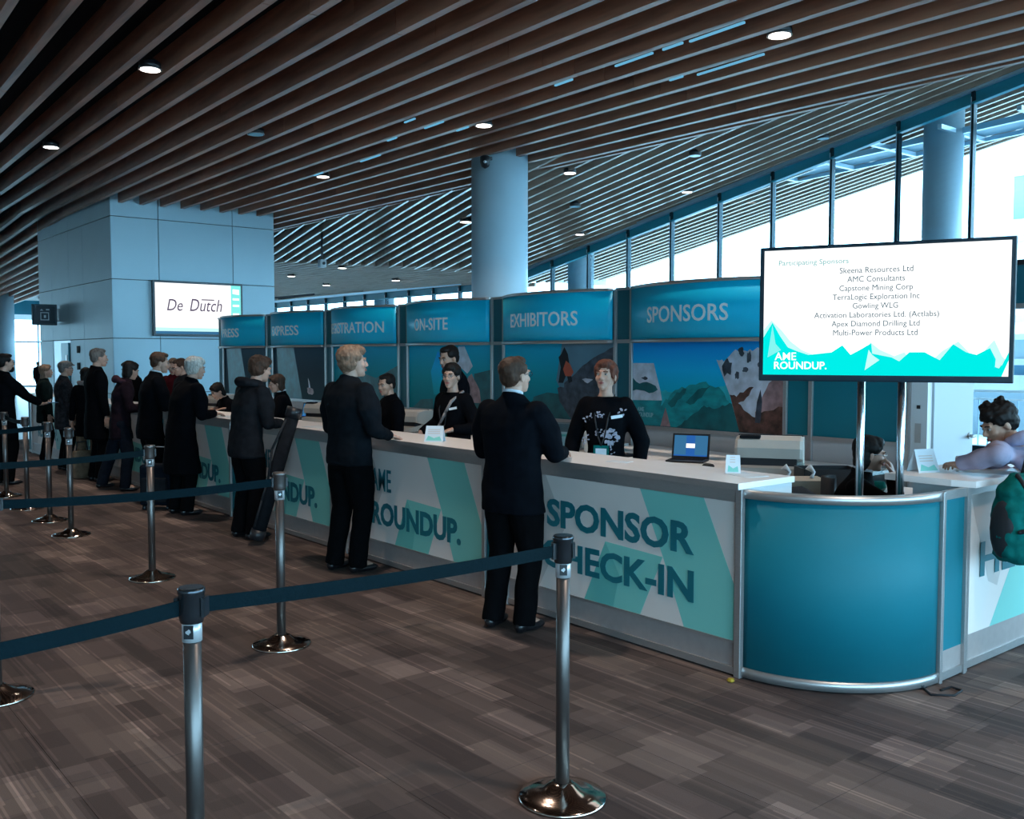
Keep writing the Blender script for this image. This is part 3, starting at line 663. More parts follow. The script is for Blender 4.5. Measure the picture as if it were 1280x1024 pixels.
# ---------------------------------------------------------------- back wall of the booth
XW = 7.6
M['mural_sky'] = bpy.data.materials.new('mural_sky')
def grad(m, z0, z1, cols, rough=.35):
    m.use_nodes = True; nt = m.node_tree; b = nt.nodes['Principled BSDF']; b.inputs['Roughness'].default_value = .6; b.inputs['Specular IOR Level'].default_value = .2
    g = nt.nodes.new('ShaderNodeTexCoord'); s = nt.nodes.new('ShaderNodeSeparateXYZ'); r = nt.nodes.new('ShaderNodeMapRange'); c = nt.nodes.new('ShaderNodeValToRGB')
    nt.links.new(g.outputs['Object'], s.inputs[0]); nt.links.new(s.outputs['Z'], r.inputs[0]); r.inputs[1].default_value = z0; r.inputs[2].default_value = z1
    nt.links.new(r.outputs[0], c.inputs[0]); e = c.color_ramp.elements
    e[0].color = (*cols[0], 1); e[1].color = (*cols[-1], 1)
    for i, q in enumerate(cols[1:-1]): x = e.new((i + 1) / (len(cols) - 1)); x.color = (*q, 1)
    nt.links.new(c.outputs[0], b.inputs['Base Color']); return m
grad(M['mural_sky'], .95, 1.84, [(.002, .26, .32), (.003, .45, .58), (.004, .52, .90), (.004, .34, .92)])
M['mural_teal'] = grad(bpy.data.materials.new('mural_teal'), .95, 1.84, [(.002, .20, .23), (.003, .34, .42), (.004, .46, .72)])
M['mural_dark'] = grad(bpy.data.materials.new('mural_dark'), .95, 1.84, [(.001, .03, .04), (.001, .018, .035), (.002, .04, .08)])
M['mu_white'] = mat('print_snow', (.60, .64, .74), .4, noise_amt=.25, scale=9)
M['mu_rock'] = mat('print_rock', (.045, .06, .085), .4, noise_amt=.6, scale=12)
M['mu_slope'] = mat('print_teal_slope', (.004, .27, .30), .4, noise_amt=.35, scale=7, stretch=(1, 1, 2))
M['mu_slope2'] = mat('print_teal_slope_dark', (.003, .115, .13), .4, noise_amt=.35, scale=6)
M['mu_ridge'] = mat('print_pale_ridge', (.02, .44, .52), .4, noise_amt=.2, scale=9)
M['mu_brown'] = mat('print_brown_rock', (.10, .045, .035), .4, noise_amt=.7, scale=14)
M['mu_rose'] = mat('print_rose_rock', (.34, .21, .22), .4, noise_amt=.4, scale=10)
M['mu_orange'] = mat('print_orange', (.55, .09, .04), .4); M['mu_grey'] = mat('print_grey_haze', (.10, .22, .30), .4, noise_amt=.15, scale=3)
M['mu_text'] = mat('print_pale_text', (.25, .5, .55), .5)
def jag(pts, amp, n, seed):
    rnd = random.Random(seed); out = []
    for (a, b), (c, d) in zip(pts, pts[1:]):
        for i in range(n): t = i / n; out.append((a + (c - a) * t, b + (d - b) * t + (rnd.uniform(-amp, amp) if i else 0)))
    return out + [pts[-1]]
H = .88
def blob(cx, cy, rx, ry, seed, n=11):
    rnd = random.Random(seed); return [(cx + rx * rnd.uniform(.5, 1.15) * math.cos(2 * math.pi * i / n), cy + ry * rnd.uniform(.5, 1.15) * math.sin(2 * math.pi * i / n)) for i in range(n)]
def mural_sponsors():
    S = [([(0, 0), (1.92, 0), (1.92, H), (0, H)], .001, 'mural_sky')]
    S += [(jag([(0, .30), (.32, .42), (.5, .36), (.8, .42), (1.1, .40), (1.3, .46), (1.3, 0), (0, 0)][:6], .02, 5, 3) + [(1.3, 0), (0, 0)], .0014, 'mu_ridge')]
    S += [(jag([(.25, .05), (.42, .22), (.55, .35), (.78, .44), (1.0, .48), (1.2, .40), (1.35, .2)], .02, 5, 5) + [(1.35, 0), (.2, 0)], .0018, 'mu_slope')]
    S += [(jag([(.5, .24), (.62, .36), (.75, .40), (.68, .30), (.55, .2)], .02, 3, 9), .0022, 'mu_slope2'), (jag([(.74, .26), (.9, .40), (1.06, .44), (.95, .32), (.8, .24)], .02, 3, 10), .0022, 'mu_slope2')]
    S += [(jag([(.62, 0), (.8, .12), (.98, .24), (1.15, .22), (1.3, .28), (1.42, .2)], .015, 5, 7) + [(1.42, 0)], .0024, 'mu_slope2')]
    S += [([(0, .26), (0, .66), (.30, .66), (.40, .36), (.42, .27)], .0026, 'mu_white')]
    S += [(jag([(0, .50), (.1, .44), (.2, .46), (.33, .42), (.36, .38), (.24, .34), (.1, .37), (0, .36)], .015, 2, 21), .003, 'mu_slope2'), (blob(.18, .50, .05, .02, 3), .0032, 'mu_rock')]
    S += [([(.40, .0), (.47, .20), (.54, 0)], .003, 'mu_rose'), ([(0, 0), (.35, 0), (.42, .27), (0, .26)], .0022, 'mu_slope')]
    # snow and rock at the right
    S += [(jag([(1.13, .70), (1.22, .68), (1.36, .80), (1.5, .78), (1.62, .82), (1.8, .78), (1.92, .80)], .02, 4, 11) + [(1.92, 0), (1.42, 0), (1.30, .35), (1.18, .60)], .003, 'mu_white')]
    S += [(blob(1.27, .62, .08, .10, 31), .0034, 'mu_rock'), (blob(1.43, .78, .04, .05, 32), .0034, 'mu_rock'), (blob(1.52, .72, .03, .07, 33), .0034, 'mu_rock'), (blob(1.38, .55, .03, .05, 34), .0034, 'mu_rock'), (blob(1.48, .60, .04, .03, 35), .0034, 'mu_rock'), (blob(1.66, .66, .05, .03, 36), .0034, 'mu_rock')]
    S += [(jag([(1.60, .20), (1.72, .42), (1.84, .60), (1.92, .66)], .02, 4, 14) + [(1.92, .1), (1.6, .1)], .0034, 'mu_rose')]
    S += [(jag([(1.30, .36), (1.38, .34), (1.5, .42), (1.58, .44), (1.5, .34), (1.40, .28), (1.5, .20), (1.6, .15), (1.75, .22), (1.92, .26)], .02, 3, 17) + [(1.92, 0), (1.42, 0)], .0038, 'mu_brown')]
    S += [(jag([(1.60, .1), (1.62, .3), (1.66, .42), (1.68, .3), (1.66, .1)], .01, 3, 19), .0042, 'mu_rock')]
    return S
def mural_exhibitors():
    S = [([(0, 0), (1.92, 0), (1.92, H), (0, H)], .001, 'mural_teal')]
    S += [([(1.06, H), (1.92, H), (1.92, 0), (1.25, 0), (.96, .45)], .0014, 'mu_grey'), ([(.45, 0), (.55, .24), (.8, .30), (1.15, .28), (1.2, 0)], .0018, 'mu_slope2')]
    S += [(jag([(1.10, .42), (1.35, .58), (1.6, .72), (1.92, .84)], .015, 4, 41) + [(1.92, .3), (1.1, .3)], .0018, 'mu_rock')]
    S += [(jag([(.98, .36), (1.2, .40), (1.5, .36), (1.92, .38)], .015, 4, 42) + [(1.92, 0), (1.22, 0), (1.02, .2)], .0024, 'mu_rock')]
    S += [([(1.0, .42), (1.04, .60), (1.0, .72), (1.05, .76), (1.10, .84), (1.16, .76), (1.20, .60), (1.24, .44), (1.18, .42), (1.14, .52), (1.08, .42)], .003, 'blackmatte'), ([(1.08, .58), (1.13, .68), (1.20, .64), (1.26, .55), (1.22, .50), (1.12, .50)], .0034, 'mu_orange'), (blob(1.5, .46, .09, .035, 44), .003, 'mu_white')]
    return S
def mural_onsite():
    S = [([(0, 0), (1.92, 0), (1.92, H), (0, H)], .001, 'mural_teal'), ([(.62, .2), (.55, .52), (.72, .8), (.98, .62), (.9, .2)], .0014, 'mural_sky'), ([(1.2, .86), (1.34, .86), (1.52, .6), (1.4, .5), (1.18, .62)], .0018, 'mu_white')]
    S += [(jag([(1.2, .12), (1.3, .36), (1.5, .5), (1.66, .3), (1.7, .12)], .02, 3, 51), .0022, 'mu_rose'), ([(.1, .0), (.3, .12), (.6, .14), (.6, 0)], .0018, 'mu_slope2'), ([(1.55, 0), (1.55, .5), (1.92, .56), (1.92, 0)], .0016, 'mu_slope2')]
    return S
def mural_figure(seed):
    def f():
        return [([(0, 0), (1.92, 0), (1.92, H), (0, H)], .001, 'mural_dark'), ([(.22, 0), (.12, H), (.78, H), (1.08, 0)], .0014, 'mu_slope2'),
                (blob(1.38, .14, .17, .07, seed), .002, 'mu_rose'), ([(1.33, .2), (1.30, .36), (1.35, .30), (1.38, .2)], .0022, 'mu_white')]
    return f
def mural_reg():
    return [([(0, 0), (1.92, 0), (1.92, H), (0, H)], .001, 'mural_teal'), ([(.5, 0), (.7, .5), (1.3, .4), (1.92, .6), (1.92, 0)], .0014, 'mu_slope2')]
WB = 1.92
def bay(k, word, tw, pic, cx=0):
    y0 = 5.29 + 2.2 * k
    lab = {'SPONSORS': 'sponsors', 'EXHIBITORS': 'exhibitors', 'ON-SITE': 'on-site', 'REGISTRATION': 'registration', 'EXPRESS': 'express', 'PRESS': 'press'}[word]
    t = empty('back_wall_bay', (XW, y0, 0), 0, 'teal back wall bay with the curved %s header over its mural' % lab, 'booth wall', 'back wall bays of the registration booth')
    ch = WB / 2; sag = .27; rad = (ch * ch + sag * sag) / (2 * sag); th = math.asin(ch / rad)
    c0 = (rad - sag - .05, WB / 2)          # arc centre, bulging to -x
    hd = arcwall('header_panel', rad - .01, rad, math.pi - th, math.pi + th, 1.865, 2.405, 'header', t, 32, c0)
    arcwall('header_rail', rad - .03, rad + .012, math.pi - th, math.pi + th, 1.83, 1.868, 'alu', t, 32, c0)
    arcwall('header_rail', rad - .03, rad + .012, math.pi - th, math.pi + th, 2.402, 2.435, 'alu', t, 32, c0)
    def bend(u, v, d):
        a = math.pi - (u - WB / 2) / rad     # u runs towards -y when read
        return Vector((c0[0] + (rad + d) * math.cos(a), c0[1] - (rad + d) * math.sin(a) * -1, v)) if False else Vector((c0[0] + (rad + d) * math.cos(math.pi + (u - WB / 2) / rad), c0[1] + (rad + d) * math.sin(math.pi + (u - WB / 2) / rad), v))
    text('lettering', None, word, WB / 2 - tw / 2 + cx, WB / 2 + tw / 2 + cx, 2.03, 2.195, 'header_text', hd, off=.012, d=.004, bend=bend)
    box('header_backing', -.012, 0, 0, WB, 1.87, 2.42, 'teal_dark', t)
    o = box('mural', -.012, .0, .0, WB, .95, 1.84, 'teal_dark', t)
    fr = Frame((-.012, WB, .955), (0, -1, 0))
    flats('mural_print', fr, [([(u * WB / 1.92, v) for u, v in P], d, m) for P, d, m in pic], None, t, th=.0004)
    box('mural_rail', -.03, .0, 0, WB, .91, .95, 'alu', t); box('top_rail', -.03, 0, 0, WB, 1.84, 1.87, 'alu', t)
    box('lower_panel', -.01, 0, 0, WB, .02, .91, 'lower_white', t)
    for y in (-.02, WB + .02): box('post', -.035, .01, y - .02, y + .02, 0, 2.42, 'alu', t, .004)
    box('divider_panel', -.01, 0, WB + .04, WB + .26, .95, 2.42, 'teal_dark', t); box('divider_rail', -.03, 0, WB + .04, WB + .26, 1.83, 1.87, 'alu', t); box('divider_lower_panel', -.01, 0, WB + .04, WB + .26, .02, .95, 'lower_white', t)
    box('divider_cap', -.03, .01, WB + .04, WB + .26, 2.405, 2.435, 'alu', t)
    return t
t = bay(0, 'SPONSORS', 1.06, mural_sponsors(), -.03)
fr = Frame((-.012, WB, .955), (0, -1, 0))
text('mural_lettering', fr, 'AME', .07, .17, .145, .19, 'mu_text', t, off=.03, d=.006, th=.001); text('mural_lettering', fr, 'ROUNDUP', .07, .30, .085, .135, 'mu_text', t, off=.03, d=.006, th=.001)
bay(1, 'EXHIBITORS', 1.20, mural_exhibitors(), 0); bay(2, 'ON-SITE', .80, mural_onsite(), -.02); bay(3, 'REGISTRATION', 1.62, mural_reg(), .0)
bay(4, 'EXPRESS', 1.0, mural_figure(60)(), 0.0); bay(5, 'PRESS', .75, mural_figure(61)(), 0)
e = empty('end_wall_panels', (XW, 4.08, 0), 0, 'plain teal end panels of the back wall behind the screen poles', 'booth wall')
for a, b in ((.02, .90), (.94, 1.17)): box('teal_panel', -.01, 0, a, b, .97, 2.40, 'teal_panel', e); box('lower_panel', -.01, 0, a, b, .02, .93, 'lower_white', e)
box('mid_rail', -.03, 0, 0, 1.17, .93, .97, 'alu', e); box('top_rail', -.03, 0.01, 0, 1.17, 2.40, 2.435, 'alu', e)
for y in (0, .92): box('post', -.035, .01, y - .02, y + .02, 0, 2.42, 'alu', e, .004)
# back side of the booth wall is plain white board
d = empty('booth_door', (XW, 4.06, 0), 0, 'white booth door standing ajar with a chrome lever handle', 'door')
box('jamb', -.04, .04, -.16, -.02, 0, 2.06, 'white', d); box('strike_plate', -.045, -.04, -.11, -.06, .98, 1.14, 'alu', d); box('strike_plate', -.045, -.04, -.10, -.07, 1.26, 1.29, 'black', d)
dl = box('door_leaf', 0, .80, -.02, .02, .02, 2.04, mat('door_paint', (.42, .46, .50), .5), d); dl.location = (0, 0, 0); dl.rotation_euler = (0, 0, R(4))
for v in dl.data.vertices: v.co.x += .40; v.co.z += 1.03
dl.location = (.03, -.16, 0)
tube('lever_handle', [(.72, -.02, 1.0), (.72, -.07, 1.0), (.62, -.08, 1.0)], .012, 'alu', dl); lathe('rose', [(.028, 0), (.028, .012)], 'alu', dl, 16, loc=(.72, -.02, 1.0)).rotation_euler = (R(90), 0, 0)
hd2 = empty('door_header', (XW, 2.4, 0), 0, 'dark teal header board right behind the edge of the big screen', 'header')
box('teal_panel', -.01, .01, -1.2, 1.66, 2.09, 2.38, 'teal_dark', hd2); box('lower_rail', -.03, .02, -1.2, 1.66, 2.05, 2.09, 'alu', hd2); box('upper_rail', -.03, .02, -1.2, 1.66, 2.38, 2.42, 'black', hd2)
box('post', -.03, .03, .62, .68, 0, 2.06, 'alu', hd2)

# back tables with their equipment
for i, (a, b) in enumerate(((4.15, 7.0), (7.2, 10.5), (10.7, 14.2), (14.4, 18.3))):
    t = empty('back_table', (6.9, a, 0), 0, ['white table against the back wall under the sponsors mural', 'white table against the back wall under the exhibitors mural', 'white table against the back wall under the registration sign', 'white table against the back wall under the press signs'][i], 'table', 'white tables along the back wall')
    box('table_top', -.62, .62, 0, b - a, .72, .75, 'worktop', t, .005)
    for x in (-.58, .58):
        for y in (.05, b - a - .05): box('leg', x - .02, x + .02, y - .02, y + .02, 0, .72, 'alu', t)
def printer(x, y, rz, label, s=1.0, z=.75):
    t = empty('badge_printer', (x, y, z), rz, label, 'printer', 'printers on the back tables')
    # body as a rounded lofted shell: x is width, front faces -y
    def shell(name, prof, w, m):
        V, F = [], []; n = len(prof)
        for sx in (-w / 2, -w / 2 + .02, w / 2 - .02, w / 2):
            k = .94 if abs(sx) == w / 2 else 1
            V += [(sx * s, py * k * s, (pz if pz < .01 else pz * (k * .5 + .5)) * s) for py, pz in prof]
        for j in range(3):
            for i in range(n): a, b = j * n + i, j * n + (i + 1) % n; F.append((a, b, b + n, a + n))
        F += [tuple(range(n - 1, -1, -1)), tuple(3 * n + i for i in range(n))]
        me = mesh(name, V, F); bm = bmesh.new(); bm.from_mesh(me); bmesh.ops.recalc_face_normals(bm, faces=bm.faces[:]); bm.to_mesh(me); bm.free()
        return link(name, me, m, t)
    shell('body', [(-.19, .13), (-.20, .20), (-.16, .255), (-.05, .275), (.12, .27), (.18, .25), (.21, .20), (.22, 0), (-.05, 0), (-.05, .10)], .46, 'beige')
    shell('paper_tray', [(-.27, .015), (-.27, .07), (-.06, .09), (-.04, .02)], .40, 'beige'); box('output_slot', -.19 * s, .19 * s, -.185 * s, -.06 * s, .075 * s, .135 * s, 'black', t)
    box('control_panel', -.20 * s, -.06 * s, -.16 * s, -.07 * s, .262 * s, .282 * s, 'charcoal', t, .004)
    box('lid_line', -.225 * s, .225 * s, .05 * s, .055 * s, .2 * s, .277 * s, 'black', t)
    return t
printer(6.45, 4.62, R(-58), 'large beige printer at the near end of the back table', 1.12)
printer(6.6, 10.05, R(-70), 'beige printer beside the woman with the shoulder strap')
printer(6.6, 12.3, R(-70), 'beige printer behind the tent of dark laptop near the woman with reddish hair')
printer(6.6, 15.9, R(-70), 'grey beige printer farthest back, beside the white-haired man')
def laptop(x, y, z, rz, label):
    t = empty('laptop', (x, y, z), rz, label, 'laptop', 'laptops on the back tables')
    box('base', -.17, .17, -.12, .12, 0, .018, 'black', t, .004); box('keyboard', -.145, .145, -.05, .09, .018, .021, 'charcoal', t)
    sc_ = empty('lid', (0, .12, .018)); sc_.parent = t; sc_.rotation_euler = (R(-14), 0, 0)
    box('lid_shell', -.17, .17, -.004, .008, 0, .225, 'black', sc_, .003)
    fr = Frame((-.152, -.0055, .018), (1, 0, 0))
    flats('screen', fr, [([(0, 0), (.304, 0), (.304, .19), (0, .19)], .001, 'scr_lblue'), ([(.11, 0), (.19, 0), (.19, .19), (.11, .19)], .0014, 'scr_blue'), ([(.11, .075), (.19, .075), (.19, .115), (.11, .115)], .0018, 'scr_white'), ([(0, 0), (.304, 0), (.304, .012), (0, .012)], .002, 'scr_blue')], None, sc_, th=.0003)
    return t
laptop(6.62, 5.62, .75, R(-62), 'open black laptop with a blue desktop beside the printer on the back table')
laptop(6.6, 12.95, .75, R(-72), 'open dark laptop behind the woman with reddish hair')
t = empty('mouse', (6.42, 5.22, .75), R(30), 'black mouse right of the open laptop', 'mouse')
lathe('shell', [(.03, 0), (.034, .012), (.026, .028), (.008, .034)], 'black', t, 16); box('scroll_wheel', -.003, .003, .008, .022, .027, .036, 'alu', t)
t.scale = (1, 1.6, 1)
tag(box('document_stack', 6.30, 6.58, 6.2, 6.5, .75, .775, 'charcoal'), 'flat dark folder left of the open laptop on the back table', 'folder')
def tentcard(x, y, z, rz, label, w=.15, h=.12):
    t = empty('tent_card', (x, y, z), rz, label, 'tent card')
    V = [(-w / 2, -.05, 0), (w / 2, -.05, 0), (w / 2 * .9, 0, h), (-w / 2 * .9, 0, h), (-w / 2, .05, 0), (w / 2, .05, 0)]
    V2 = [(a, b * .94, c - .003 if c else 0) for a, b, c in V]
    F = [(0, 1, 2, 3), (3, 2, 5, 4), (7, 6, 9, 8), (8, 9, 10, 11), (0, 6, 7, 1), (4, 5, 11, 10), (0, 3, 9, 6), (3, 4, 10, 9), (1, 7, 8, 2), (2, 8, 11, 5)]
    link('card', mesh('card', V + V2, F[:2] + [(9, 8, 7, 6), (10, 11, 8, 9)] + [(0, 6, 7, 1), (4, 5, 11, 10)]), 'paper', t)
    u = Vector((0, .05, h)).normalized(); fr = Frame((-w / 2, -.05, 0), (1, 0, 0), u)
    flats('print', fr, [([(.012, .01), (w - .012, .01), (w * .8, .045), (w * .5, .03), (w * .2, .05)], .001, 'aqua_print')] + [([(.025, q), (w - .03, q), (w - .03, q + .006), (.025, q + .006)], .001, 'grey_print') for q in (.065, .08, .095)], None, t, th=.0004)
    return t
tentcard(4.22, 6.1, 1.035, R(-48), 'small white tent card on the worktop beside the woman with the shoulder strap')
tentcard(4.40, 3.40, 1.035, R(-52), 'small white tent card near the end of the sponsor worktop', .085, .10)
tentcard(5.28, 2.74, 1.035, R(-20), 'grey blue tent card on the help counter', .15, .13)
def sheets(x, y, z, rz, label, n=1, m='paper', w=.21, l=.29):
    t = empty('papers', (x, y, z), rz, label, 'papers')
    for i in range(n): box('sheet', -w / 2, w / 2, -l / 2, l / 2, i * .0012, i * .0012 + .001, m, t).rotation_euler = (0, 0, .12 * i)
sheets(6.35, 5.0, .75, .6, 'loose white papers between the mouse and the printer', 4); sheets(4.3, 4.2, 1.035, .2, 'single sheet on the sponsor worktop', 1, 'paper', .1, .15)
sheets(4.36, 3.28, 1.035, -.3, 'white leaflet at the near end of the sponsor worktop', 2, 'paper', .15, .2); sheets(4.2, 10.0, 1.035, .3, 'form on the worktop under the hand of the white-haired man', 2)
sheets(4.25, 8.0, 1.035, .1, 'form on the worktop in front of the man with the tube', 2); sheets(4.3, 12.0, 1.035, .1, 'form on the worktop in front of the man with the suitcase', 1)
sheets(5.55, 2.52, 1.035, .2, 'white sheet under the arm of the leaning visitor', 1)
t = empty('red_pouch', (6.35, 4.86, .75), .5, 'red packet lying beside the large beige printer', 'packet'); box('pouch', -.06, .06, -.04, .04, 0, .05, mat('red_packet', (.45, .03, .04), .4), t, .015); box('flap', -.05, .05, -.042, -.038, .025, .045, 'paper', t)
def bagof(x, y, z, label, s=1, m='clear'):
    t = empty('plastic_bag', (x, y, z), 0, label, 'plastic bag')
    rnd = random.Random(int(x * 100)); V, F = [], []; n = 14
    for j, (r, h) in enumerate(((.07, 0), (.10, .04), (.10, .09), (.06, .13), (.03, .15), (.07, .20))):
        for i in range(n): q = 2 * math.pi * i / n; rr = r * rnd.uniform(.78, 1.2) * s; V.append((rr * math.cos(q), rr * math.sin(q), h * s + rnd.uniform(-.01, .01) * (j > 0)))
    for j in range(5):
        for i in range(n): F.append((j * n + i, j * n + (i + 1) % n, (j + 1) * n + (i + 1) % n, (j + 1) * n + i))
    link('bag', mesh('bag', V, F), m, t); lathe('contents', [(.05 * s, .002), (.07 * s, .03), (.055 * s, .07)], 'teal_bag', t, 12)
# low inner desk behind the curved corner
t = empty('inner_desk', (6.35, 3.75, 0), R(0), 'pale desk behind the seated woman', 'desk'); box('desk_top', -.35, .35, -.75, .3, .70, .73, 'worktop', t, .004)
for x in (-.3, .3):
    for y in (-.7, .25): box('leg', x - .02, x + .02, y - .02, y + .02, 0, .70, 'alu', t)
t = empty('storage_box', (6.2, 3.95, .73), R(-40), 'black storage tray on the desk behind the screen poles', 'box')
for a in ((-.2, .2, -.13, .13, 0, .015), (-.2, .2, -.13, -.12, .0, .15), (-.2, .2, .12, .13, 0, .15), (-.2, -.19, -.13, .13, 0, .15), (.19, .2, -.13, .13, 0, .15)): box('side' if a[5] > .1 else 'bottom', *a, 'black', t)
bagof(6.32, 3.62, .73, 'crumpled clear plastic bag with green contents beside the seated woman', .95); bagof(6.38, 4.30, .75, 'crumpled plastic bag beside the large beige printer', .6)
t = empty('carton', (5.78, 3.90, 0), R(-40), 'tall beige carton standing behind the counter end', 'box'); box('walls', -.17, .17, -.13, .13, 0, .84, mat('kraft_board', (.42, .36, .28), .8, noise_amt=.08), t, .004)
for a in (-.08, .09):
    t2 = tube('tissue', [(a, 0, .84), (a + .02, .01, .88), (a - .02, .02, .92)], .02, 'paper', t, 5, [.018, .012, .028])
def chair(x, y, rz, label):
    t = empty('office_chair', (x, y, 0), rz, label, 'chair')
    box('seat', -.23, .23, -.22, .22, .43, .50, 'blackmatte', t, .03)
    V, F = [], []
    n = 12
    for j in range(9):
        z = .56 + .36 * j / 8; wd = .22 * math.sqrt(max(.12, 1 - (abs(j - 4) / 4.3) ** 3))
        for i in range(n + 1):
            u = -1 + 2 * i / n; V.append((u * wd, -.22 - .05 * (1 - u * u) , z))
    m0 = len(V); V += [(a, b - .04, c) for a, b, c in V]
    for j in range(8):
        for i in range(n): a = j * (n + 1) + i; F.append((a, a + 1, a + n + 2, a + n + 1)); F.append((m0 + a, m0 + a + n + 1, m0 + a + n + 2, m0 + a + 1))
    for i in range(n): F.append((i, m0 + i, m0 + i + 1, i + 1)); a = 8 * (n + 1) + i; F.append((a, a + 1, m0 + a + 1, m0 + a))
    for j in range(8): a = j * (n + 1); F.append((a, a + n + 1, m0 + a + n + 1, m0 + a)); a += n; F.append((a, m0 + a, m0 + a + n + 1, a + n + 1))
    link('backrest', mesh('backrest', V, F), 'blackmatte', t, True); box('back_bar', -.03, .03, -.27, -.22, .44, .62, 'black', t); lathe('stem', [(.03, .08), (.03, .43)], 'alu', t, 12)
    for k in range(5): q = 2 * math.pi * k / 5; tube('leg', [(0, 0, .10), (.28 * math.cos(q), .28 * math.sin(q), .06)], .02, 'black', t); lathe('castor', [(.025, 0), (.03, .03), (.02, .05)], 'black', t, 10, loc=(.28 * math.cos(q), .28 * math.sin(q), 0))
chair(5.07, 3.52, R(-55), 'black office chair with its rounded back just above the counter end')
chair(5.60, 3.24, R(-150), 'black office chair under the seated woman')
# bins of papers behind the suited man
t = empty('clear_bin', (6.55, 7.25, .75), R(-60), 'clear plastic bin of blue papers behind the suited man', 'bin')
for a in ((-.2, .2, -.14, .14, 0, .01), (-.2, .2, -.14, -.135, .01, .26), (-.2, .2, .135, .14, .01, .26), (-.2, -.195, -.135, .135, .01, .26), (.195, .2, -.135, .135, .01, .26)): box('wall' if a[5] > .1 else 'floor_plate', *a, 'clear', t)
for i in range(5): box('paper_bundle', -.17, .17, -.11 + .045 * i, -.08 + .045 * i, .01, .13 + .02 * (i % 3), 'aqua_print' if i % 2 else 'paper', t)
t = empty('file_box', (6.7, 6.75, .75), R(-60), 'pale cardboard file box beside the sponsor hostess', 'box'); box('box_body', -.17, .17, -.13, .13, 0, .24, 'beige', t, .004); box('lid', -.175, .175, -.135, .135, .24, .27, 'beige', t, .004)
tag(box('booklet_pile', 6.30, 6.62, 7.0, 7.5, .75, .785, 'paper', None, .004), 'low pile of white booklets in front of the clear bin', 'booklets').location.x = 6.28
t = empty('drinking_glasses', (5.46, 2.62, 1.035), .4, 'pair of small stemmed glasses on the help counter', 'glasses')
for x in (-.025, .025): lathe('glass', [(.016, 0), (.016, .003), (.004, .006), (.004, .03), (.018, .045), (.022, .065), (.019, .085)], 'sticker', t, 16, loc=(x, 0, 0))

# ---------------------------------------------------------------- big screen on two poles
sx = Vector((.7741, -.6331)); fwd = Vector((.6331, .7741))
Lc = fwd * 5.47 + sx * 1.404; Rc = fwd * 4.90 + sx * 2.56
rt = (Rc - Lc); Ws = rt.length; rt /= Ws; nrm = Vector((rt.y, -rt.x))   # faces the viewer side
mid = (Lc + Rc) / 2; ang = math.atan2(rt.y, rt.x)
tv = empty('presentation_screen', (mid.x, mid.y, 0), ang, 'large flat screen on two chrome poles listing sponsors in turquoise and white', 'screen')
Z0, Z1 = 1.555, 2.305
box('bezel', -Ws / 2, Ws / 2, 0, .055, Z0, Z1, 'screen_frame', tv, .006); box('rear_housing', -Ws / 2 + .15, Ws / 2 - .15, .055, .10, Z0 + .1, Z1 - .1, 'black', tv, .01)
for x in (-.105, .105):
    lathe('pole', [(.022, .02), (.022, 2.2)], 'polished', tv, 24, loc=(x, .14, 0)); box('clamp', x - .03, x + .03, .09, .17, 1.85, 1.95, 'black', tv)
box('foot_plate', -.35, .35, -.10, .38, 0, .02, 'black', tv, .004)
PW, PH = Ws - .05, Z1 - Z0 - .055
fr = Frame((-PW / 2, -.001, Z0 + .035), (1, 0, 0))
def sp_(L): return [(u * PW, v * PH) for u, v in L]
SH = [(sp_([(0, 0), (1, 0), (1, 1), (0, 1)]), .001, 'scr_white'),
      (sp_([(0, .04), (0, .36), (.035, .44), (.08, .36), (.12, .27), (.17, .20), (.22, .16), (.22, .04)]), .0014, 'scr_pale'),
      (sp_([(.45, .1), (.46, .26), (.50, .20), (.56, .15), (.60, .18), (.63, .1)]), .0014, 'scr_pale'), (sp_([(.70, .1), (.75, .19), (.81, .26), (.85, .18), (.84, .1)]), .0014, 'scr_pale'), (sp_([(.86, .1), (.90, .17), (.945, .27), (.975, .15), (1, .10), (1, 0), (.86, 0)]), .0014, 'scr_pale'),
      (sp_([(0, 0), (0, .30), (.02, .36), (.04, .42), (.075, .31), (.11, .22), (.15, .19), (.20, .16), (.25, .17), (.30, .18), (.345, .235), (.38, .16), (.42, .20), (.465, .25), (.47, .17), (.55, .14), (.58, .11), (.62, .18), (.68, .18), (.74, .12), (.79, .24), (.84, .18), (.88, .16), (.93, .21), (.96, .10), (.975, .08), (1, .18), (1, 0)]), .0018, 'scr_teal'),
      (sp_([(.44, .04), (.455, .20), (.47, .16), (.50, .12)]), .0022, 'scr_pale'), (sp_([(.95, .07), (.955, .2), (.985, .12), (.965, .06)]), .0022, 'scr_pale'), (sp_([(.02, .14), (.04, .40), (.055, .25), (.08, .2)]), .0022, 'scr_pale2'), (sp_([(.975, 0), (1, .12), (1, 0)]), .0024, 'scr_white')]
flats('picture', fr, SH, None, tv, th=.0004)
def line(s, c, y, w, h, m, off=0.0): text('screen_text', fr, s, (c - w / 2) * PW, (c + w / 2) * PW, y * PH, (y + h) * PH, m, tv, off=off, d=.004, th=.001)
line('Participating Sponsors', .215, .865, .30, .052, 'scr_ink2')
for i, (s, w_) in enumerate((('Skeena Resources Ltd', .30), ('AMC Consultants', .235), ('Capstone Mining Corp', .30), ('TerraLogic Exploration Inc', .355), ('Gowling WLG', .185), ('Activation Laboratories Ltd. (Actlabs)', .51), ('Apex Diamond Drilling Ltd', .36), ('Multi-Power Products Ltd', .345))):
    line(s, .478, .798 - .0695 * i - (.012 if 'p' in s or 'g' in s or '(' in s else 0), w_, .045 + (.012 if 'p' in s or 'g' in s or '(' in s else 0), 'scr_ink', 0)
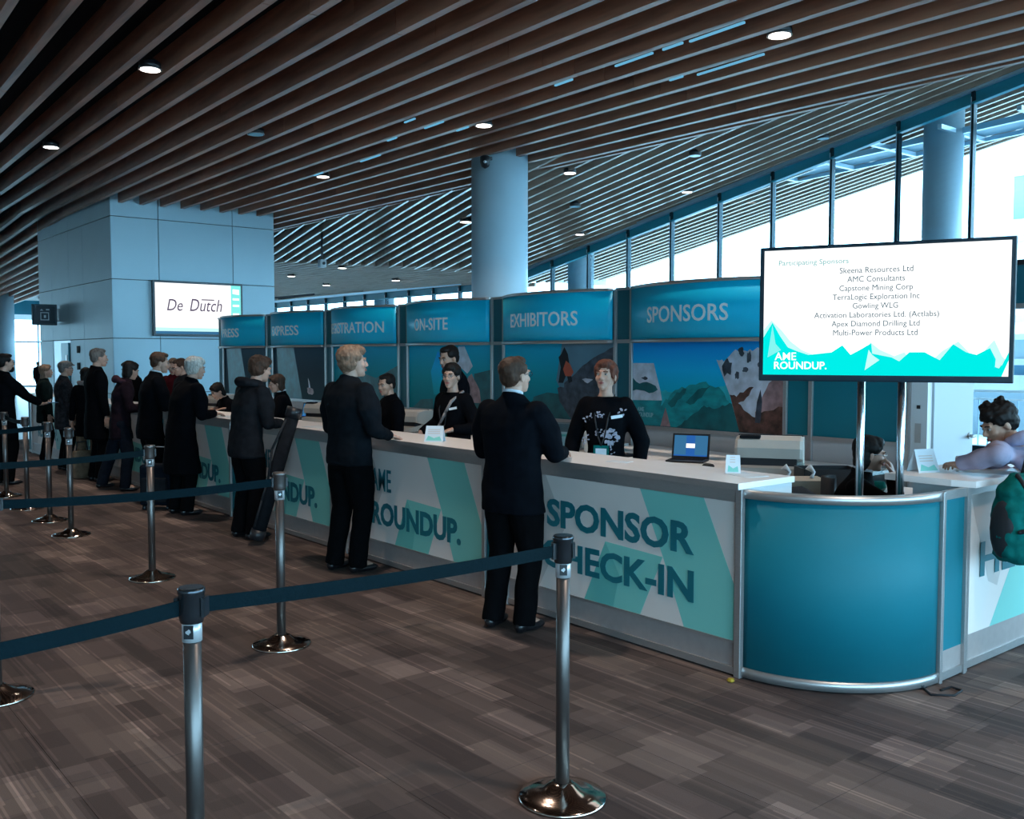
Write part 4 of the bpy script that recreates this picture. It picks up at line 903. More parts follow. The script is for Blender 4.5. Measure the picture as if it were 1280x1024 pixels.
line('AME', .10, .118, .095, .062, 'scr_white', .012); line('ROUNDUP.', .165, .045, .23, .062, 'scr_white', .02)
t = empty('floor_cable', (4.62, 2.34, 0), 0, 'black cable loop on the carpet in front of the curved corner', 'cable')
tube('cable', [(.05, .06, .006), (-.02, -.02, .006), (.06, -.10, .006), (.16, -.09, .006), (.17, -.03, .006), (.08, -.02, .006)], .006, 'blackmatte', t); box('plug', .03, .08, .05, .09, 0, .02, 'blackmatte', t)
t = empty('yellow_wrapper', (3.99, 3.08, 0), .3, 'tiny crumpled yellow wrapper on the carpet at the counter foot', 'wrapper')
ym = mat('yellow_foil', (.55, .38, .05), .3, .5); lathe('foil', [(.012, 0), (.022, .008), (.014, .02), (.004, .022)], ym, t, 7, smooth=False); box('twist', .01, .035, -.006, .006, .004, .01, ym, t)

# ---------------------------------------------------------------- stanchions and belts
def stanchion(x, y, label, rz=0, dark=True, first=[None]):
    if first[0] is None:
        t = empty('queue_stanchion', (x, y, 0), rz, label, 'stanchion', 'queue barrier posts')
        lathe('base', [(.17, 0), (.172, .006), (.165, .014), (.12, .026), (.075, .038), (.05, .058), (.034, .066)], 'chromebase', t, 40)
        lathe('pole', [(.026, .05), (.026, .92)], 'chrome', t, 28); lathe('collar', [(.029, .86), (.029, .925)], 'sticker', t, 28)
        h = lathe('belt_head', [(.032, .915), (.034, .92), (.038, .94), (.038, 1.0), (.040, 1.004), (.040, 1.014), (.036, 1.02)], 'darkhead', t, 32)
        box('belt_slot', -.045, -.035, -.022, .022, .935, .99, 'black', h); box('belt_slot', .035, .045, -.022, .022, .935, .99, 'black', h)
        c = box('label_sticker', -.014, .014, -.0315, -.028, .872, .912, 'black', t)
        q = Frame((-.010, -.0318, .877), (1, 0, 0)); flats('label_mark', q, [(blob(.010, .015, .008, .009, 5, 9), .0005, 'sticker')], None, t, th=.0003)
        for o in t.children:
            if o.name.startswith('label'): o.rotation_euler = (0, 0, 0)
        first[0] = t; return t
    r = first[0].copy(); C.objects.link(r); r.location = (x, y, 0); r['label'] = label; r.rotation_euler = (0, 0, rz)
    for ch in first[0].children:
        c = ch.copy(); C.objects.link(c); c.parent = r
        if not dark and ch.name.startswith('belt_head'): c.material_slots[0].link = 'OBJECT'; c.material_slots[0].material = M['chrome']
        for g in ch.children: d = g.copy(); C.objects.link(d); d.parent = c
    return r
SP = {'s1': (1.035, 2.755, 'nearest queue post, cut off by the bottom edge left of centre'), 's2': (2.43, 2.665, 'queue post in front of the sponsor check-in counter, its round base fully in view'), 's3': (2.47, 5.16, 'queue post in front of the dark carrying tube'), 's4': (2.46, 7.34, 'queue post in front of the black suitcase'),
      's5': (2.47, 9.6, 'queue post right of the group of four at the left'), 's6': (2.52, 10.58, 'second post from the right in the group of four at the left'), 's7': (2.53, 11.58, 'third post from the right in the group of four at the left'), 's8': (2.56, 12.75, 'farthest post, leftmost of the group of four'), 's9': (.985, 5.256, 'post at the left edge with only its shiny base in view')}
rzs = {'s1': R(-35), 's2': R(-30)}
for k, (x, y, l) in SP.items(): stanchion(x, y, l, R(-40) if k in ('s1', 's2') else R(-20), k in ('s1', 's2'))
def belt(a, b, label, z=.9625, sag=.02, wv=.046):
    A, B = Vector(a), Vector(b); d = (B - A); L = d.length; d /= L; A = A + d * .04; B = B - d * .04; s = Vector((-d.y, d.x)) * .0015; n = 14; V, F = [], []
    for i in range(n + 1):
        t_ = i / n; p = A.lerp(B, t_); zc = z - sag * 4 * t_ * (1 - t_)
        V += [(p.x + s.x, p.y + s.y, zc - wv / 2), (p.x - s.x, p.y - s.y, zc - wv / 2), (p.x - s.x, p.y - s.y, zc + wv / 2), (p.x + s.x, p.y + s.y, zc + wv / 2)]
    for i in range(n):
        for k in range(4): F.append((i * 4 + k, i * 4 + (k + 1) % 4, i * 4 + 4 + (k + 1) % 4, i * 4 + 4 + k))
    F += [(3, 2, 1, 0), (n * 4, n * 4 + 1, n * 4 + 2, n * 4 + 3)]
    o = link('barrier_belt', mesh('barrier_belt', V, F), 'belt'); tag(o, label, 'belt', 'navy retractable belts between the posts')
    cl = box('belt_clip', -.012, .012, -.006, .006, -.03, .03, 'black', o); cl.location = (B.x, B.y, z); cl.rotation_euler = (0, 0, math.atan2(d.y, d.x))
P = {k: v[:2] for k, v in SP.items()}
belt(P['s1'], P['s2'], 'navy belt running from the nearest post to the post before the sponsor check-in counter', sag=.012)
belt(P['s1'], (-.25, 2.62), 'navy belt running from the nearest post out of the left edge')
belt(P['s3'], P['s9'], 'navy belt running from the post by the dark tube to the left edge')
belt(P['s4'], (.95, 7.2), 'navy belt running left from the post before the suitcase')
belt(P['s6'], (1.2, 10.25), 'navy belt running left across the group of four posts'); belt(P['s8'], P['s7'], 'short navy belt between the two farthest posts')
# ---------------------------------------------------------------- people
V3 = Vector
class Shell:
    def __init__(s): s.V, s.F = [], []
    def ring(s, pts): b = len(s.V); s.V += pts; return b
    def ell(s, c, r, rot=None, nu=12, nv=8):
        c = V3(c); b = len(s.V); rx, ry, rz = r if hasattr(r, '__len__') else (r, r, r)
        for j in range(1, nv):
            f = math.pi * j / nv
            for i in range(nu):
                q = 2 * math.pi * i / nu; p = V3((rx * math.sin(f) * math.cos(q), ry * math.sin(f) * math.sin(q), rz * math.cos(f)))
                s.V.append(c + (rot @ p if rot else p))
        t = len(s.V); s.V.append(c + (rot @ V3((0, 0, rz)) if rot else V3((0, 0, rz)))); s.V.append(c - (rot @ V3((0, 0, rz)) if rot else V3((0, 0, rz))))
        for j in range(nv - 2):
            for i in range(nu): k = (i + 1) % nu; s.F.append((b + j * nu + i, b + (j + 1) * nu + i, b + (j + 1) * nu + k, b + j * nu + k))
        for i in range(nu): k = (i + 1) % nu; s.F.append((t, b + i, b + k)); s.F.append((t + 1, b + (nv - 2) * nu + k, b + (nv - 2) * nu + i))
        return s
    def cone(s, p0, p1, r0, r1, n=12, flat_=1.0, side=None):
        p0, p1 = V3(p0), V3(p1); t = (p1 - p0)
        if t.length < 1e-5: return s
        t.normalize(); a = side or (V3((1, 0, 0)) if abs(t.x) < .8 else V3((0, 1, 0))); a = (a - t * a.dot(t)).normalized(); bb = t.cross(a); b = len(s.V)
        for p, r in ((p0, r0), (p1, r1)):
            for i in range(n): q = 2 * math.pi * i / n; s.V.append(p + (a * math.cos(q) + bb * math.sin(q) * flat_) * r)
        for i in range(n): k = (i + 1) % n; s.F.append((b + i, b + k, b + n + k, b + n + i))
        s.F.append(tuple(b + i for i in range(n - 1, -1, -1))); s.F.append(tuple(b + n + i for i in range(n)))
        return s
    def chain(s, pts, rad, n=12):
        for i in range(len(pts) - 1): s.cone(pts[i], pts[i + 1], rad[i], rad[i + 1], n)
        for p, r in zip(pts, rad): s.ell(p, r * .995, None, n, 7)
        return s
    def loft(s, rings, n=20):
        """rings: (centre, rx, ry, yaw)"""
        b = len(s.V)
        for c, rx, ry, yw in rings:
            c = V3(c)
            for i in range(n):
                q = 2 * math.pi * i / n; x, y = rx * math.cos(q), ry * math.sin(q)
                e = 1.0 + .06 * abs(math.sin(2 * q))      # a little squarer than an ellipse
                x *= e; y *= e
                s.V.append(c + V3((x * math.cos(yw) - y * math.sin(yw), x * math.sin(yw) + y * math.cos(yw), 0)))
        m = len(rings)
        for j in range(m - 1):
            for i in range(n): k = (i + 1) % n; s.F.append((b + j * n + i, b + j * n + k, b + (j + 1) * n + k, b + (j + 1) * n + i))
        s.F.append(tuple(b + i for i in range(n - 1, -1, -1))); s.F.append(tuple(b + (m - 1) * n + i for i in range(n)))
        return s
_tex = {}
def remesh(sh, vox, sm=4, disp=0, dsize=.12, seed=0):
    me = mesh('tmp', sh.V, sh.F); o = bpy.data.objects.new('tmp', me); C.objects.link(o)
    m = o.modifiers.new('r', 'REMESH'); m.mode = 'VOXEL'; m.voxel_size = vox; m.adaptivity = 0
    if sm: q = o.modifiers.new('s', 'SMOOTH'); q.iterations = sm; q.factor = .5
    if disp:
        if dsize not in _tex:
            t = bpy.data.textures.new('folds', 'CLOUDS'); t.noise_scale = dsize; t.noise_depth = 1; _tex[dsize] = t
        d = o.modifiers.new('d', 'DISPLACE'); d.texture = _tex[dsize]; d.strength = disp; d.mid_level = .5; d.texture_coords = 'LOCAL'
    bpy.context.view_layer.update()
    r = bpy.data.meshes.new_from_object(o.evaluated_get(bpy.context.evaluated_depsgraph_get()))
    bpy.data.objects.remove(o); bpy.data.meshes.remove(me); r.materials.clear()
    return r
def join_meshes(name, L):
    V, F = [], []
    for me in L:
        b = len(V); V += [v.co.copy() for v in me.vertices]; F += [tuple(b + i for i in p.vertices) for p in me.polygons]
        bpy.data.meshes.remove(me)
    return mesh(name, V, F)
def ik(a, b, l1, l2, pole):
    a, b = V3(a), V3(b); d = b - a; L = min(d.length, (l1 + l2) * .999); dn = d.normalized()
    x = (l1 * l1 - l2 * l2 + L * L) / (2 * L); h = math.sqrt(max(0, l1 * l1 - x * x)); p = V3(pole); p = (p - dn * p.dot(dn)).normalized()
    return a + dn * x + p * h, a + dn * L
def hand(sh, w, d, nrm, side, curl, s):
    """palm, four unequal bent fingers and a thumb off the side of the palm"""
    d = V3(d).normalized(); nrm = V3(nrm); nrm = (nrm - d * nrm.dot(d)).normalized(); lat = d.cross(nrm).normalized() * side
    rot = Matrix((lat, d, nrm)).transposed()
    sh.ell(V3(w) + d * .045 * s, (.040 * s, .052 * s, .0155 * s), rot); sh.cone(V3(w) - d * .03 * s, V3(w) + d * .03 * s, .026 * s, .03 * s, 10, .7, lat)
    for i, L in enumerate((.070, .079, .073, .056)):
        off = (.030 - .020 * i) * s; p = V3(w) + d * (.082 - .005 * abs(i - 1.2)) * s + lat * off; a = 0; pts = [V3(w) + d * .05 * s + lat * off * .8, p]
        for k, f in enumerate((.46, .30, .24)):
            a += curl * (.55 if k == 0 else .9); dd = d * math.cos(a) + nrm * math.sin(a) + lat * off * .8; p = p + dd.normalized() * L * f * s; pts.append(p)
        sh.chain(pts, [.0095 * s, .0092 * s, .0085 * s, .0078 * s, .0068 * s], 8)
    b = V3(w) + d * .022 * s + lat * .024 * s; t1 = (d * .65 + lat * .75 + nrm * .25).normalized(); t2 = (d * .9 + lat * .3 + nrm * .35).normalized()
    sh.chain([V3(w) + d * .02 * s, b, b + t1 * .040 * s, b + t1 * .040 * s + t2 * .03 * s], [.014 * s, .014 * s, .0115 * s, .0085 * s], 8)
def person(pos, rz, h, label, hair='hair_dark', hstyle='short', top='navy_wool', legs='black_trousers', hem=.80, flare=1.0, build=1.0, female=False, lean=0.0, side_lean=0.0,
           head=(0, 0, 0), hands=None, feet=None, hipdz=0.0, vox=.013, shirt=None, skin='skin', glasses=False, hood=None, collar=True, folds=.018, group=None, lapel=None, beard=False, shoulder=1.0, hipy=0.0, open_front=False, cap=None, fur=None, mouth=True):
    s = h / 1.75; t = empty('person', (pos[0], pos[1], pos[2] if len(pos) > 2 else 0), rz, label, 'person', group)
    bw = build * (0.90 if female else 1.0)
    hipz = .93 * s + hipdz; hip = V3((0, hipy, hipz))
    def sp(f): return hip + V3((side_lean * f, lean * f * (.35 + .65 * f), .50 * s * f * math.sqrt(max(.2, 1 - (lean / (.52 * s)) ** 2 * .8))))   # f 0 hip .. 1 shoulder line
    sh0 = sp(1); up = (sp(1) - sp(.8)).normalized(); neck = sh0 + up * .055 * s + V3((0, .008, 0))
    S = [sh0 + V3((sd * .182 * s * bw * shoulder, 0, -.022 * s)) for sd in (-1, 1)]
    # head frame
    hy, hp, hr = head; Mh = Matrix.Rotation(hy, 3, 'Z') @ Matrix.Rotation(hp, 3, 'X') @ Matrix.Rotation(hr, 3, 'Y')
    hc = neck + V3((0, .018 * s, .0)) + (Mh @ V3((0, .018, .138))) * s + up * .005
    k = s * (.97 if female else 1.0)
    HP = lambda x, y, z: hc + Mh @ V3((x * k, y * k, z * k))
    # arms
    arms = []
    defh = [((-.27, .06, .84), (0, .1, -1), (1, 0, 0), .35), ((.27, .06, .84), (0, .1, -1), (-1, 0, 0), .35)]
    for i, sd in enumerate((-1, 1)):
        hd_ = (hands or [None, None])[i] or defh[i]
        w = V3(hd_[0]) * s if hd_ is defh[i] else V3(hd_[0])
        if hd_ is defh[i]: w.z += hipdz + 0
        pole = hd_[4] if len(hd_) > 4 else (sd * .55, -.6, -.7)
        el, w = ik(S[i], w, .295 * s, .262 * s, pole); arms.append((S[i], el, w, hd_[1], hd_[2], hd_[3], sd))
    feet = feet or [(-.10, 0.0), (.10, .03)]
    legs_ = []
    for i, sd in enumerate((-1, 1)):
        f = feet[i]; an = V3((f[0], f[1] - .03, .085 * s + (f[2] if len(f) > 2 else 0))); hj = hip + V3((sd * .088 * s, 0, -.02)); kn, an2 = ik(hj, an, .41 * s, .425 * s, (sd * .15, 1, .1)); legs_.append((hj, kn, an2, f[3] if len(f) > 3 else sd * -.16))
    # body: one surface
    B = Shell()
    B.loft([(sp(-.06) , .12 * s * bw, .08 * s, 0), (sp(.1), .13 * s * bw, .085 * s, 0), (sp(.4), .11 * s * bw, .075 * s, 0), (sp(.75), .13 * s * bw, .08 * s, 0), (sp(.95), .10 * s * bw, .055 * s, 0), (neck, .058 * s, .058 * s, 0)])
    for a in arms: B.chain([a[0].lerp(a[1], .3), a[1], a[2]], [.034 * s, .034 * s, .026 * s], 10)
    for l in legs_: B.chain([l[0], l[1], l[2]], [.08 * s, .055 * s, .042 * s], 10); B.chain([l[2], l[2] + V3((math.sin(-l[3]) * .12, math.cos(l[3]) * .12, -.045)) * s], [.04 * s, .03 * s], 8)
    B.chain([neck - up * .03, neck + (HP(0, -.02, -.05) - neck) * .9], [(.052 if female else .060) * s, (.047 if female else .055) * s], 14)
    body = remesh(B, max(vox, .015), 3)
    Hd = Shell()
    E = lambda c, r, rx=0: Hd.ell(HP(*c), [q * k for q in r], Mh @ Matrix.Rotation(rx, 3, 'X'), 16, 12)
    E((0, -.018, .032), (.074, .094, .084)); E((0, .030, -.02), (.060, .062, .080)); E((0, .040, -.068), (.050 if not female else .044, .048, .046)); E((0, .070, -.095), (.022, .020, .018)); E((0, -.03, -.03), (.062, .06, .07))
    for sd in (-1, 1):
        E((sd * .036, .058, -.025), (.024, .026, .022)); E((sd * .076, -.012, -.012), (.010, .018, .030), -.15); E((sd * .030, .077, .024), (.024, .012, .009))
        E((sd * .010, .098, -.030), (.009, .011, .008))
    E((0, .086, .022), (.014, .012, .014)); Hd.chain([HP(0, .088, .012), HP(0, .106, -.024)], [.0085 * k, .0115 * k], 10)
    E((0, .086, -.058), (.021, .012, .010)); Hd.chain([neck, HP(0, -.025, -.06)], [.05 * s, .048 * s], 14)
    hv = min(max(vox * .55, .0055), .009)
    Lm = [body, remesh(Hd, hv, 2)]
    for a in arms:
        Hn = Shell(); dvec = V3(a[3]) if a[3] else (a[2] - a[1]); hand(Hn, a[2], dvec, a[4], a[6], a[5], s); Lm.append(remesh(Hn, .0042 if vox < .014 else .006, 1))
    link('body', join_meshes('body', Lm), skin, t, True)
    # face pieces
    for sd in (-1, 1):
        e = Shell(); e.ell(HP(sd * .030, .0795, .006), [.0125 * k, .008 * k, .0075 * k], Mh, 12, 8); e_ = link('eye', mesh('eye', e.V, e.F), 'eyew', t, True)
        e = Shell(); e.ell(HP(sd * .030, .0855, .006), [.0055 * k, .0035 * k, .0055 * k], Mh, 8, 6); link('iris', mesh('iris', e.V, e.F), 'eyeb', e_, True)
        e = Shell(); e.chain([HP(sd * .016, .0905, .026), HP(sd * .032, .0895, .031), HP(sd * .047, .080, .026)], [.004 * k] * 3, 6); link('eyebrow', mesh('brow', e.V, e.F), hair if hair != 'hair_white' else 'hair_grey', t, True)
    e = Shell(); e.chain([HP(-.022, .090, -.058), HP(0, .0985, -.055), HP(.022, .090, -.058)], [.003 * k, .0052 * k, .003 * k], 8); e.chain([HP(-.018, .090, -.062), HP(0, .097, -.066), HP(.018, .090, -.062)], [.003 * k, .0058 * k, .003 * k], 8); link('lips', mesh('lips', e.V, e.F), 'lips', t, True)
    # hair
    Hh = Shell(); X = lambda c, r: Hh.ell(HP(*c), [q * k for q in r], Mh, 16, 12)
    f = .004 if hstyle in ('short', 'bald') else .012
    X((0, -.034, .046), (.079 + f, .092 + f, .078 + f)); X((0, -.055, .0), (.074 + f, .058 + f, .075)); X((0, .012, .088 + f), (.056, .066, .032))
    for sd in (-1, 1): X((sd * .060, -.012, .045), (.022 + f, .060, .045))
    if hstyle == 'thick': X((0, -.05, -.045), (.070, .050, .045)); X((0, .03, .085), (.068, .065, .042)); [X((sd * .070, -.035, -.01), (.022, .045, .055)) for sd in (-1, 1)]
    if hstyle == 'messy':
        for q in range(16): X((random.uniform(-.06, .06), random.uniform(-.09, .05), random.uniform(.075, .135)), (.024, .024, .026))
        X((0, .05, .07), (.06, .035, .03))
    if hstyle in ('long', 'bob'):
        zl = -.20 if hstyle == 'long' else -.09
        X((0, -.065, zl * .55), (.086, .045, .12 if hstyle == 'long' else .08)); [X((sd * .070, -.05, zl * .45), (.020, .042, .11 if hstyle == 'long' else .08)) for sd in (-1, 1)]; X((0, .040, .088), (.062, .042, .030)); [X((sd * .055, .045, .058), (.022, .018, .026)) for sd in (-1, 1)]
        if hstyle == 'long': X((0, -.07, zl), (.08, .035, .09))
    if hstyle == 'bun': X((0, -.10, .06), (.045, .045, .045)); X((0, .03, .078), (.062, .055, .036))
    if hstyle == 'pixie': X((.01, .045, .083), (.058, .042, .030)); X((.045, .062, .055), (.03, .018, .03)); [X((sd * .070, .012, .012), (.013, .026, .036)) for sd in (-1, 1)]
    if beard: Hh2 = Shell(); Hh2.ell(HP(0, .062, -.085), [.05 * k, .042 * k, .045 * k], Mh); link('beard', remesh(Hh2, .008, 1, .008, .02), hair, t, True)
    link('hair', remesh(Hh, max(hv, .007), 1, .016 if hstyle in ('thick', 'messy') else .008, .025), hair, t, True)
    if cap:
        Cp = Shell(); Cp.ell(HP(0, -.005, .075), [.096 * k, .108 * k, .058 * k], Mh, 18, 10); Cp.ell(HP(0, .095, .058), [.060 * k, .05 * k, .012 * k], Mh, 14, 8); link('flat_cap', remesh(Cp, .009, 2), cap, t, True)
    if glasses:
        g = Shell()
        for sd in (-1, 1):
            pts = [HP(sd * .031 + .021 * math.cos(q), .098, .004 + .015 * math.sin(q)) for q in [2 * math.pi * j / 12 for j in range(13)]]; g.chain(pts, [.0018] * 13, 6); g.chain([HP(sd * .052, .096, .008), HP(sd * .078, .02, .008), HP(sd * .080, -.02, -.002)], [.0018] * 3, 6)
        g.chain([HP(-.010, .099, .006), HP(.010, .099, .006)], [.0018] * 2, 6); link('glasses', mesh('glasses', g.V, g.F), 'screen_frame' if glasses is True else glasses, t, True)
    # garments
    T = Shell(); zt = []
    wz = 1.0
    rings = []
    hemz = hem * s + hipdz if hipdz == 0 else hipz - .10
    c0 = sp(0)
    if hemz < hipz - .12: rings += [(V3((c0.x, c0.y + (.01), hemz)), .190 * s * bw * flare, .150 * s * flare, 0), (V3((c0.x, c0.y, (hemz + hipz) / 2)), .185 * s * bw * (1 + flare) / 2, .142 * s * (1 + flare) / 2, 0)]
    else: rings += [(V3((c0.x, c0.y, hemz)), .180 * s * bw, .130 * s, 0)]
    fem = .92 if female else 1.0
    rings += [(sp(.02), .180 * s * bw, .130 * s, 0), (sp(.28), .166 * s * bw * fem, .124 * s, 0), (sp(.5), .172 * s * bw * fem, .130 * s, 0), (sp(.72), .196 * s * bw * fem, .140 * s * (1.05 if female else 1), 0), (sp(.9), .200 * s * bw * shoulder, .124 * s, 0), (sp(1.0), .178 * s * bw * shoulder, .100 * s, 0), (sp(1.0) + up * .035 * s, .125 * s, .084 * s, 0), (neck + up * (.02 if collar else -.01) * s, .068 * s, .066 * s, 0)]
    T.loft(rings, 24)
    for a in arms:
        fd = (a[2] - a[1]).normalized(); cuff = a[2] - fd * .012
        T.chain([a[0] + V3((-a[6] * .02, 0, -.01)), a[0].lerp(a[1], .5), a[1], a[1].lerp(cuff, .5)], [.082 * s, .076 * s * bw, .064 * s, .056 * s], 12); T.cone(a[1].lerp(cuff, .5), cuff, .056 * s, .045 * s, 12)
    if collar: T.chain([neck + V3((math.cos(q) * .058 * s, math.sin(q) * .055 * s, .022 * s + .012 * s * -math.sin(q))) for q in [2 * math.pi * j / 12 for j in range(13)]], [.016 * s] * 13, 8)
    tname = {'coat': 'coat'}.get('x', 'coat' if hem < .7 else 'jacket')
    if female and not collar: tname = 'blouse'
    to = link(tname, remesh(T, vox, 4, folds, .13), top, t, True)
    if hood:
        Ho = Shell(); Ho.chain([sp(1) + V3((math.cos(q) * .115 * s, -.035 + math.sin(q) * .08 * s, .05 * s - .025 * math.sin(q))) for q in [math.pi + math.pi * j / 8 for j in range(9)]], [.034 * s, .04 * s, .045 * s, .05 * s, .052 * s, .05 * s, .045 * s, .04 * s, .034 * s], 10)
        link('hood', remesh(Ho, vox, 3, folds, .07), hood, t, True)
    if fur:
        Ho = Shell(); Ho.chain([neck + V3((math.cos(q) * .10 * s, math.sin(q) * .085 * s, .015 * s)) for q in [2 * math.pi * j / 12 for j in range(13)]], [.04 * s] * 13, 8); link('fur_collar', remesh(Ho, .014, 1, .02, .03), fur, t, True)
    if shirt:
        Sh = Shell(); Sh.chain([neck + up * .030 * s + V3((math.cos(q) * .056 * s, math.sin(q) * .056 * s, .010 * s - .014 * s * math.sin(q))) for q in [2 * math.pi * j / 12 for j in range(13)]], [.013 * s] * 13, 8)
        if open_front: Sh.loft([(sp(.35) + V3((0, .118 * s, 0)), .035 * s, .012 * s, 0), (sp(.7) + V3((0, .122 * s, 0)), .042 * s, .02 * s, 0), (sp(.98) + V3((0, .072 * s, 0)), .048 * s, .022 * s, 0)])
        link('shirt_collar', remesh(Sh, .009, 2), shirt, t, True)
    L_ = Shell(); L_.loft([(V3((c0.x, c0.y, hipz - .13 * s)), .150 * s * bw, .11 * s, 0), (sp(.0), .160 * s * bw, .115 * s, 0), (sp(.12), .155 * s * bw, .11 * s, 0)], 20)
    for l in legs_: L_.chain([l[0], l[0].lerp(l[1], .5), l[1], l[1].lerp(l[2], .55)], [.102 * s * bw, .096 * s * bw, .084 * s, .076 * s], 12); L_.cone(l[1].lerp(l[2], .55), l[2] + V3((0, 0, -.04)), .076 * s, .074 * s, 12)
    link('trousers', remesh(L_, max(vox, .013), 3, .014, .12), legs, t, True)
    for l in legs_:
        yw = l[3]; d2 = V3((math.sin(-yw), math.cos(yw), 0)); base = V3((l[2].x, l[2].y, l[2].z - .085 * s)); Sx = Shell()
        Sx.ell(base + V3((0, 0, .042 * s)) - d2 * .03 * s, (.040 * s, .045 * s, .042 * s)); rot = Matrix.Rotation(yw, 3, 'Z')
        Sx.ell(base + d2 * .07 * s + V3((0, 0, .034 * s)), (.045 * s, .115 * s, .033 * s), rot, 14, 8); Sx.cone(base + V3((0, 0, .04 * s)), base + V3((0, 0, .10 * s)), .042 * s, .045 * s)
        me = remesh(Sx, .010, 2)
        for v in me.vertices: v.co.z = max(v.co.z, base.z + .002)
        link('shoe', me, 'shoe', t, True)
    return t, dict(neck=neck, hc=hc, HP=HP, sp=sp, up=up, arms=arms, s=s)
def onbody(name, t, pts, r, m, n=6):
    q = Shell(); q.chain(pts, [r] * len(pts), n); return link(name, mesh(name, q.V, q.F), m, t, True)
FX = R(-90)
OnC = lambda z=1.06, dx=.13, fy=.30: [((-dx, fy, z), (.25, 1, -.1), (0, 0, -1), .35), ((dx, fy, z), (-.25, 1, -.1), (0, 0, -1), .35)]
# customers at the counter
person((3.74, 4.57), R(-78), 1.69, 'person in black suit with white collar, back turned, at the sponsor check-in counter', 'hair_brown', 'short', 'navy_wool', 'black_trousers', hem=.76, build=1.18, shirt='white_shirt', glasses=True, head=(R(-8), R(4), 0),
       hands=[((-.20, .30, 1.08), (.5, 1, -.1), (0, 0, -1), .4), ((.14, .34, 1.08), (-.5, 1, -.1), (0, 0, -1), .4)], feet=[(-.115, -.02), (.115, .0)], vox=.011)
person((3.73, 6.56), R(-84), 1.77, 'person with blond hair in dark zip jacket and black trousers, back turned, hand on worktop', 'hair_blond', 'thick', 'dark_jacket', 'black_trousers', hem=.84, build=1.20, head=(R(-22), 0, 0),
       hands=[((-.2, .2, .95), (0, 1, .2), (0, 0, -1), .5), ((.20, .24, 1.07), (-.2, 1, -.2), (0, 0, -1), .4)], feet=[(-.17, .0), (.05, .06)], vox=.011, folds=.024)
person((3.70, 8.42), R(-86), 1.70, 'man in dark hooded jacket writing at the counter beside the carrying tube', 'hair_brown', 'thick', 'charcoal', 'black_trousers', hem=.78, build=1.14, head=(0, R(-12), 0), hands=OnC(), hood='charcoal', lean=.08, feet=[(-.11, 0), (.11, .03)], vox=.012, folds=.025)
person((3.72, 10.12), R(-86), 1.69, 'white-haired person in a long black overcoat leaning on the counter', 'hair_white', 'thick', 'black_wool', 'black_trousers', hem=.46, flare=1.2, build=1.2, head=(0, R(-10), 0), hands=OnC(1.07, .12, .33), lean=.10, feet=[(-.11, 0), (.11, .03)], vox=.013)
person((3.76, 11.2), R(-95), 1.74, 'man in black suit jacket and pale shirt collar next to the dark suitcase', 'hair_brown', 'short', 'black_wool', 'black_trousers', hem=.74, build=1.12, shirt='white_shirt', head=(R(-10), R(-8), 0), hands=OnC(1.12, .12, .34), lean=.06, vox=.014)
person((3.80, 12.4), R(-100), 1.63, 'woman in plum puffer jacket with big hood and dark hair', 'hair_dark', 'bob', 'puffer', 'jeans', hem=.70, build=1.08, female=True, head=(R(20), R(-16), 0), hands=OnC(1.03, .12, .30), hood='puffer_light', lean=.06, vox=.015, folds=.04, feet=[(-.15, -.2), (.12, .05)])
person((3.83, 13.5), R(-92), 1.79, 'tall man in long dark coat standing in profile before the clad block', 'hair_grey', 'short', 'black_wool', 'black_trousers', hem=.56, flare=1.05, build=1.12, head=(0, R(-3), 0), vox=.015)
person((3.97, 14.5), R(-40), 1.52, 'short dark-haired person in black coat with pale fur collar', 'hair_dark', 'bob', 'black_wool', 'tan_bag', hem=.62, fur='fur', female=True, vox=.017, head=(R(30), R(-10), 0))
person((3.84, 15.15), R(-95), 1.61, 'man in flat cap, glasses and dark checked jacket', 'hair_grey', 'short', 'brown_plaid', 'black_trousers', hem=.66, build=1.15, cap='hair_grey', glasses=True, vox=.016)
person((3.86, 16.35), R(-100), 1.55, 'woman with long fair hair in dark green jacket by the bright doors', 'hair_blond', 'long', 'green_coat', 'black_trousers', hem=.72, female=True, head=(R(-12), 0, 0), vox=.016)
person((2.80, 13.96), R(-84), 1.72, 'bearded man in black coat at the far left edge holding out a phone', 'hair_dark', 'short', 'black_wool', 'black_trousers', hem=.62, build=1.1, beard=True, glasses=True, hands=[None, ((.14, .42, 1.05), (0, 1, .1), (0, 0, 1), .6)], vox=.015)
person((10.3, 44.6), R(-160), 1.42, 'small distant figure in dark coat strolling before the far bright doors', 'hair_dark', 'short', 'navy_wool', 'black_trousers', hem=.8, vox=.02, feet=[(-.07, -.22), (.07, .2)])
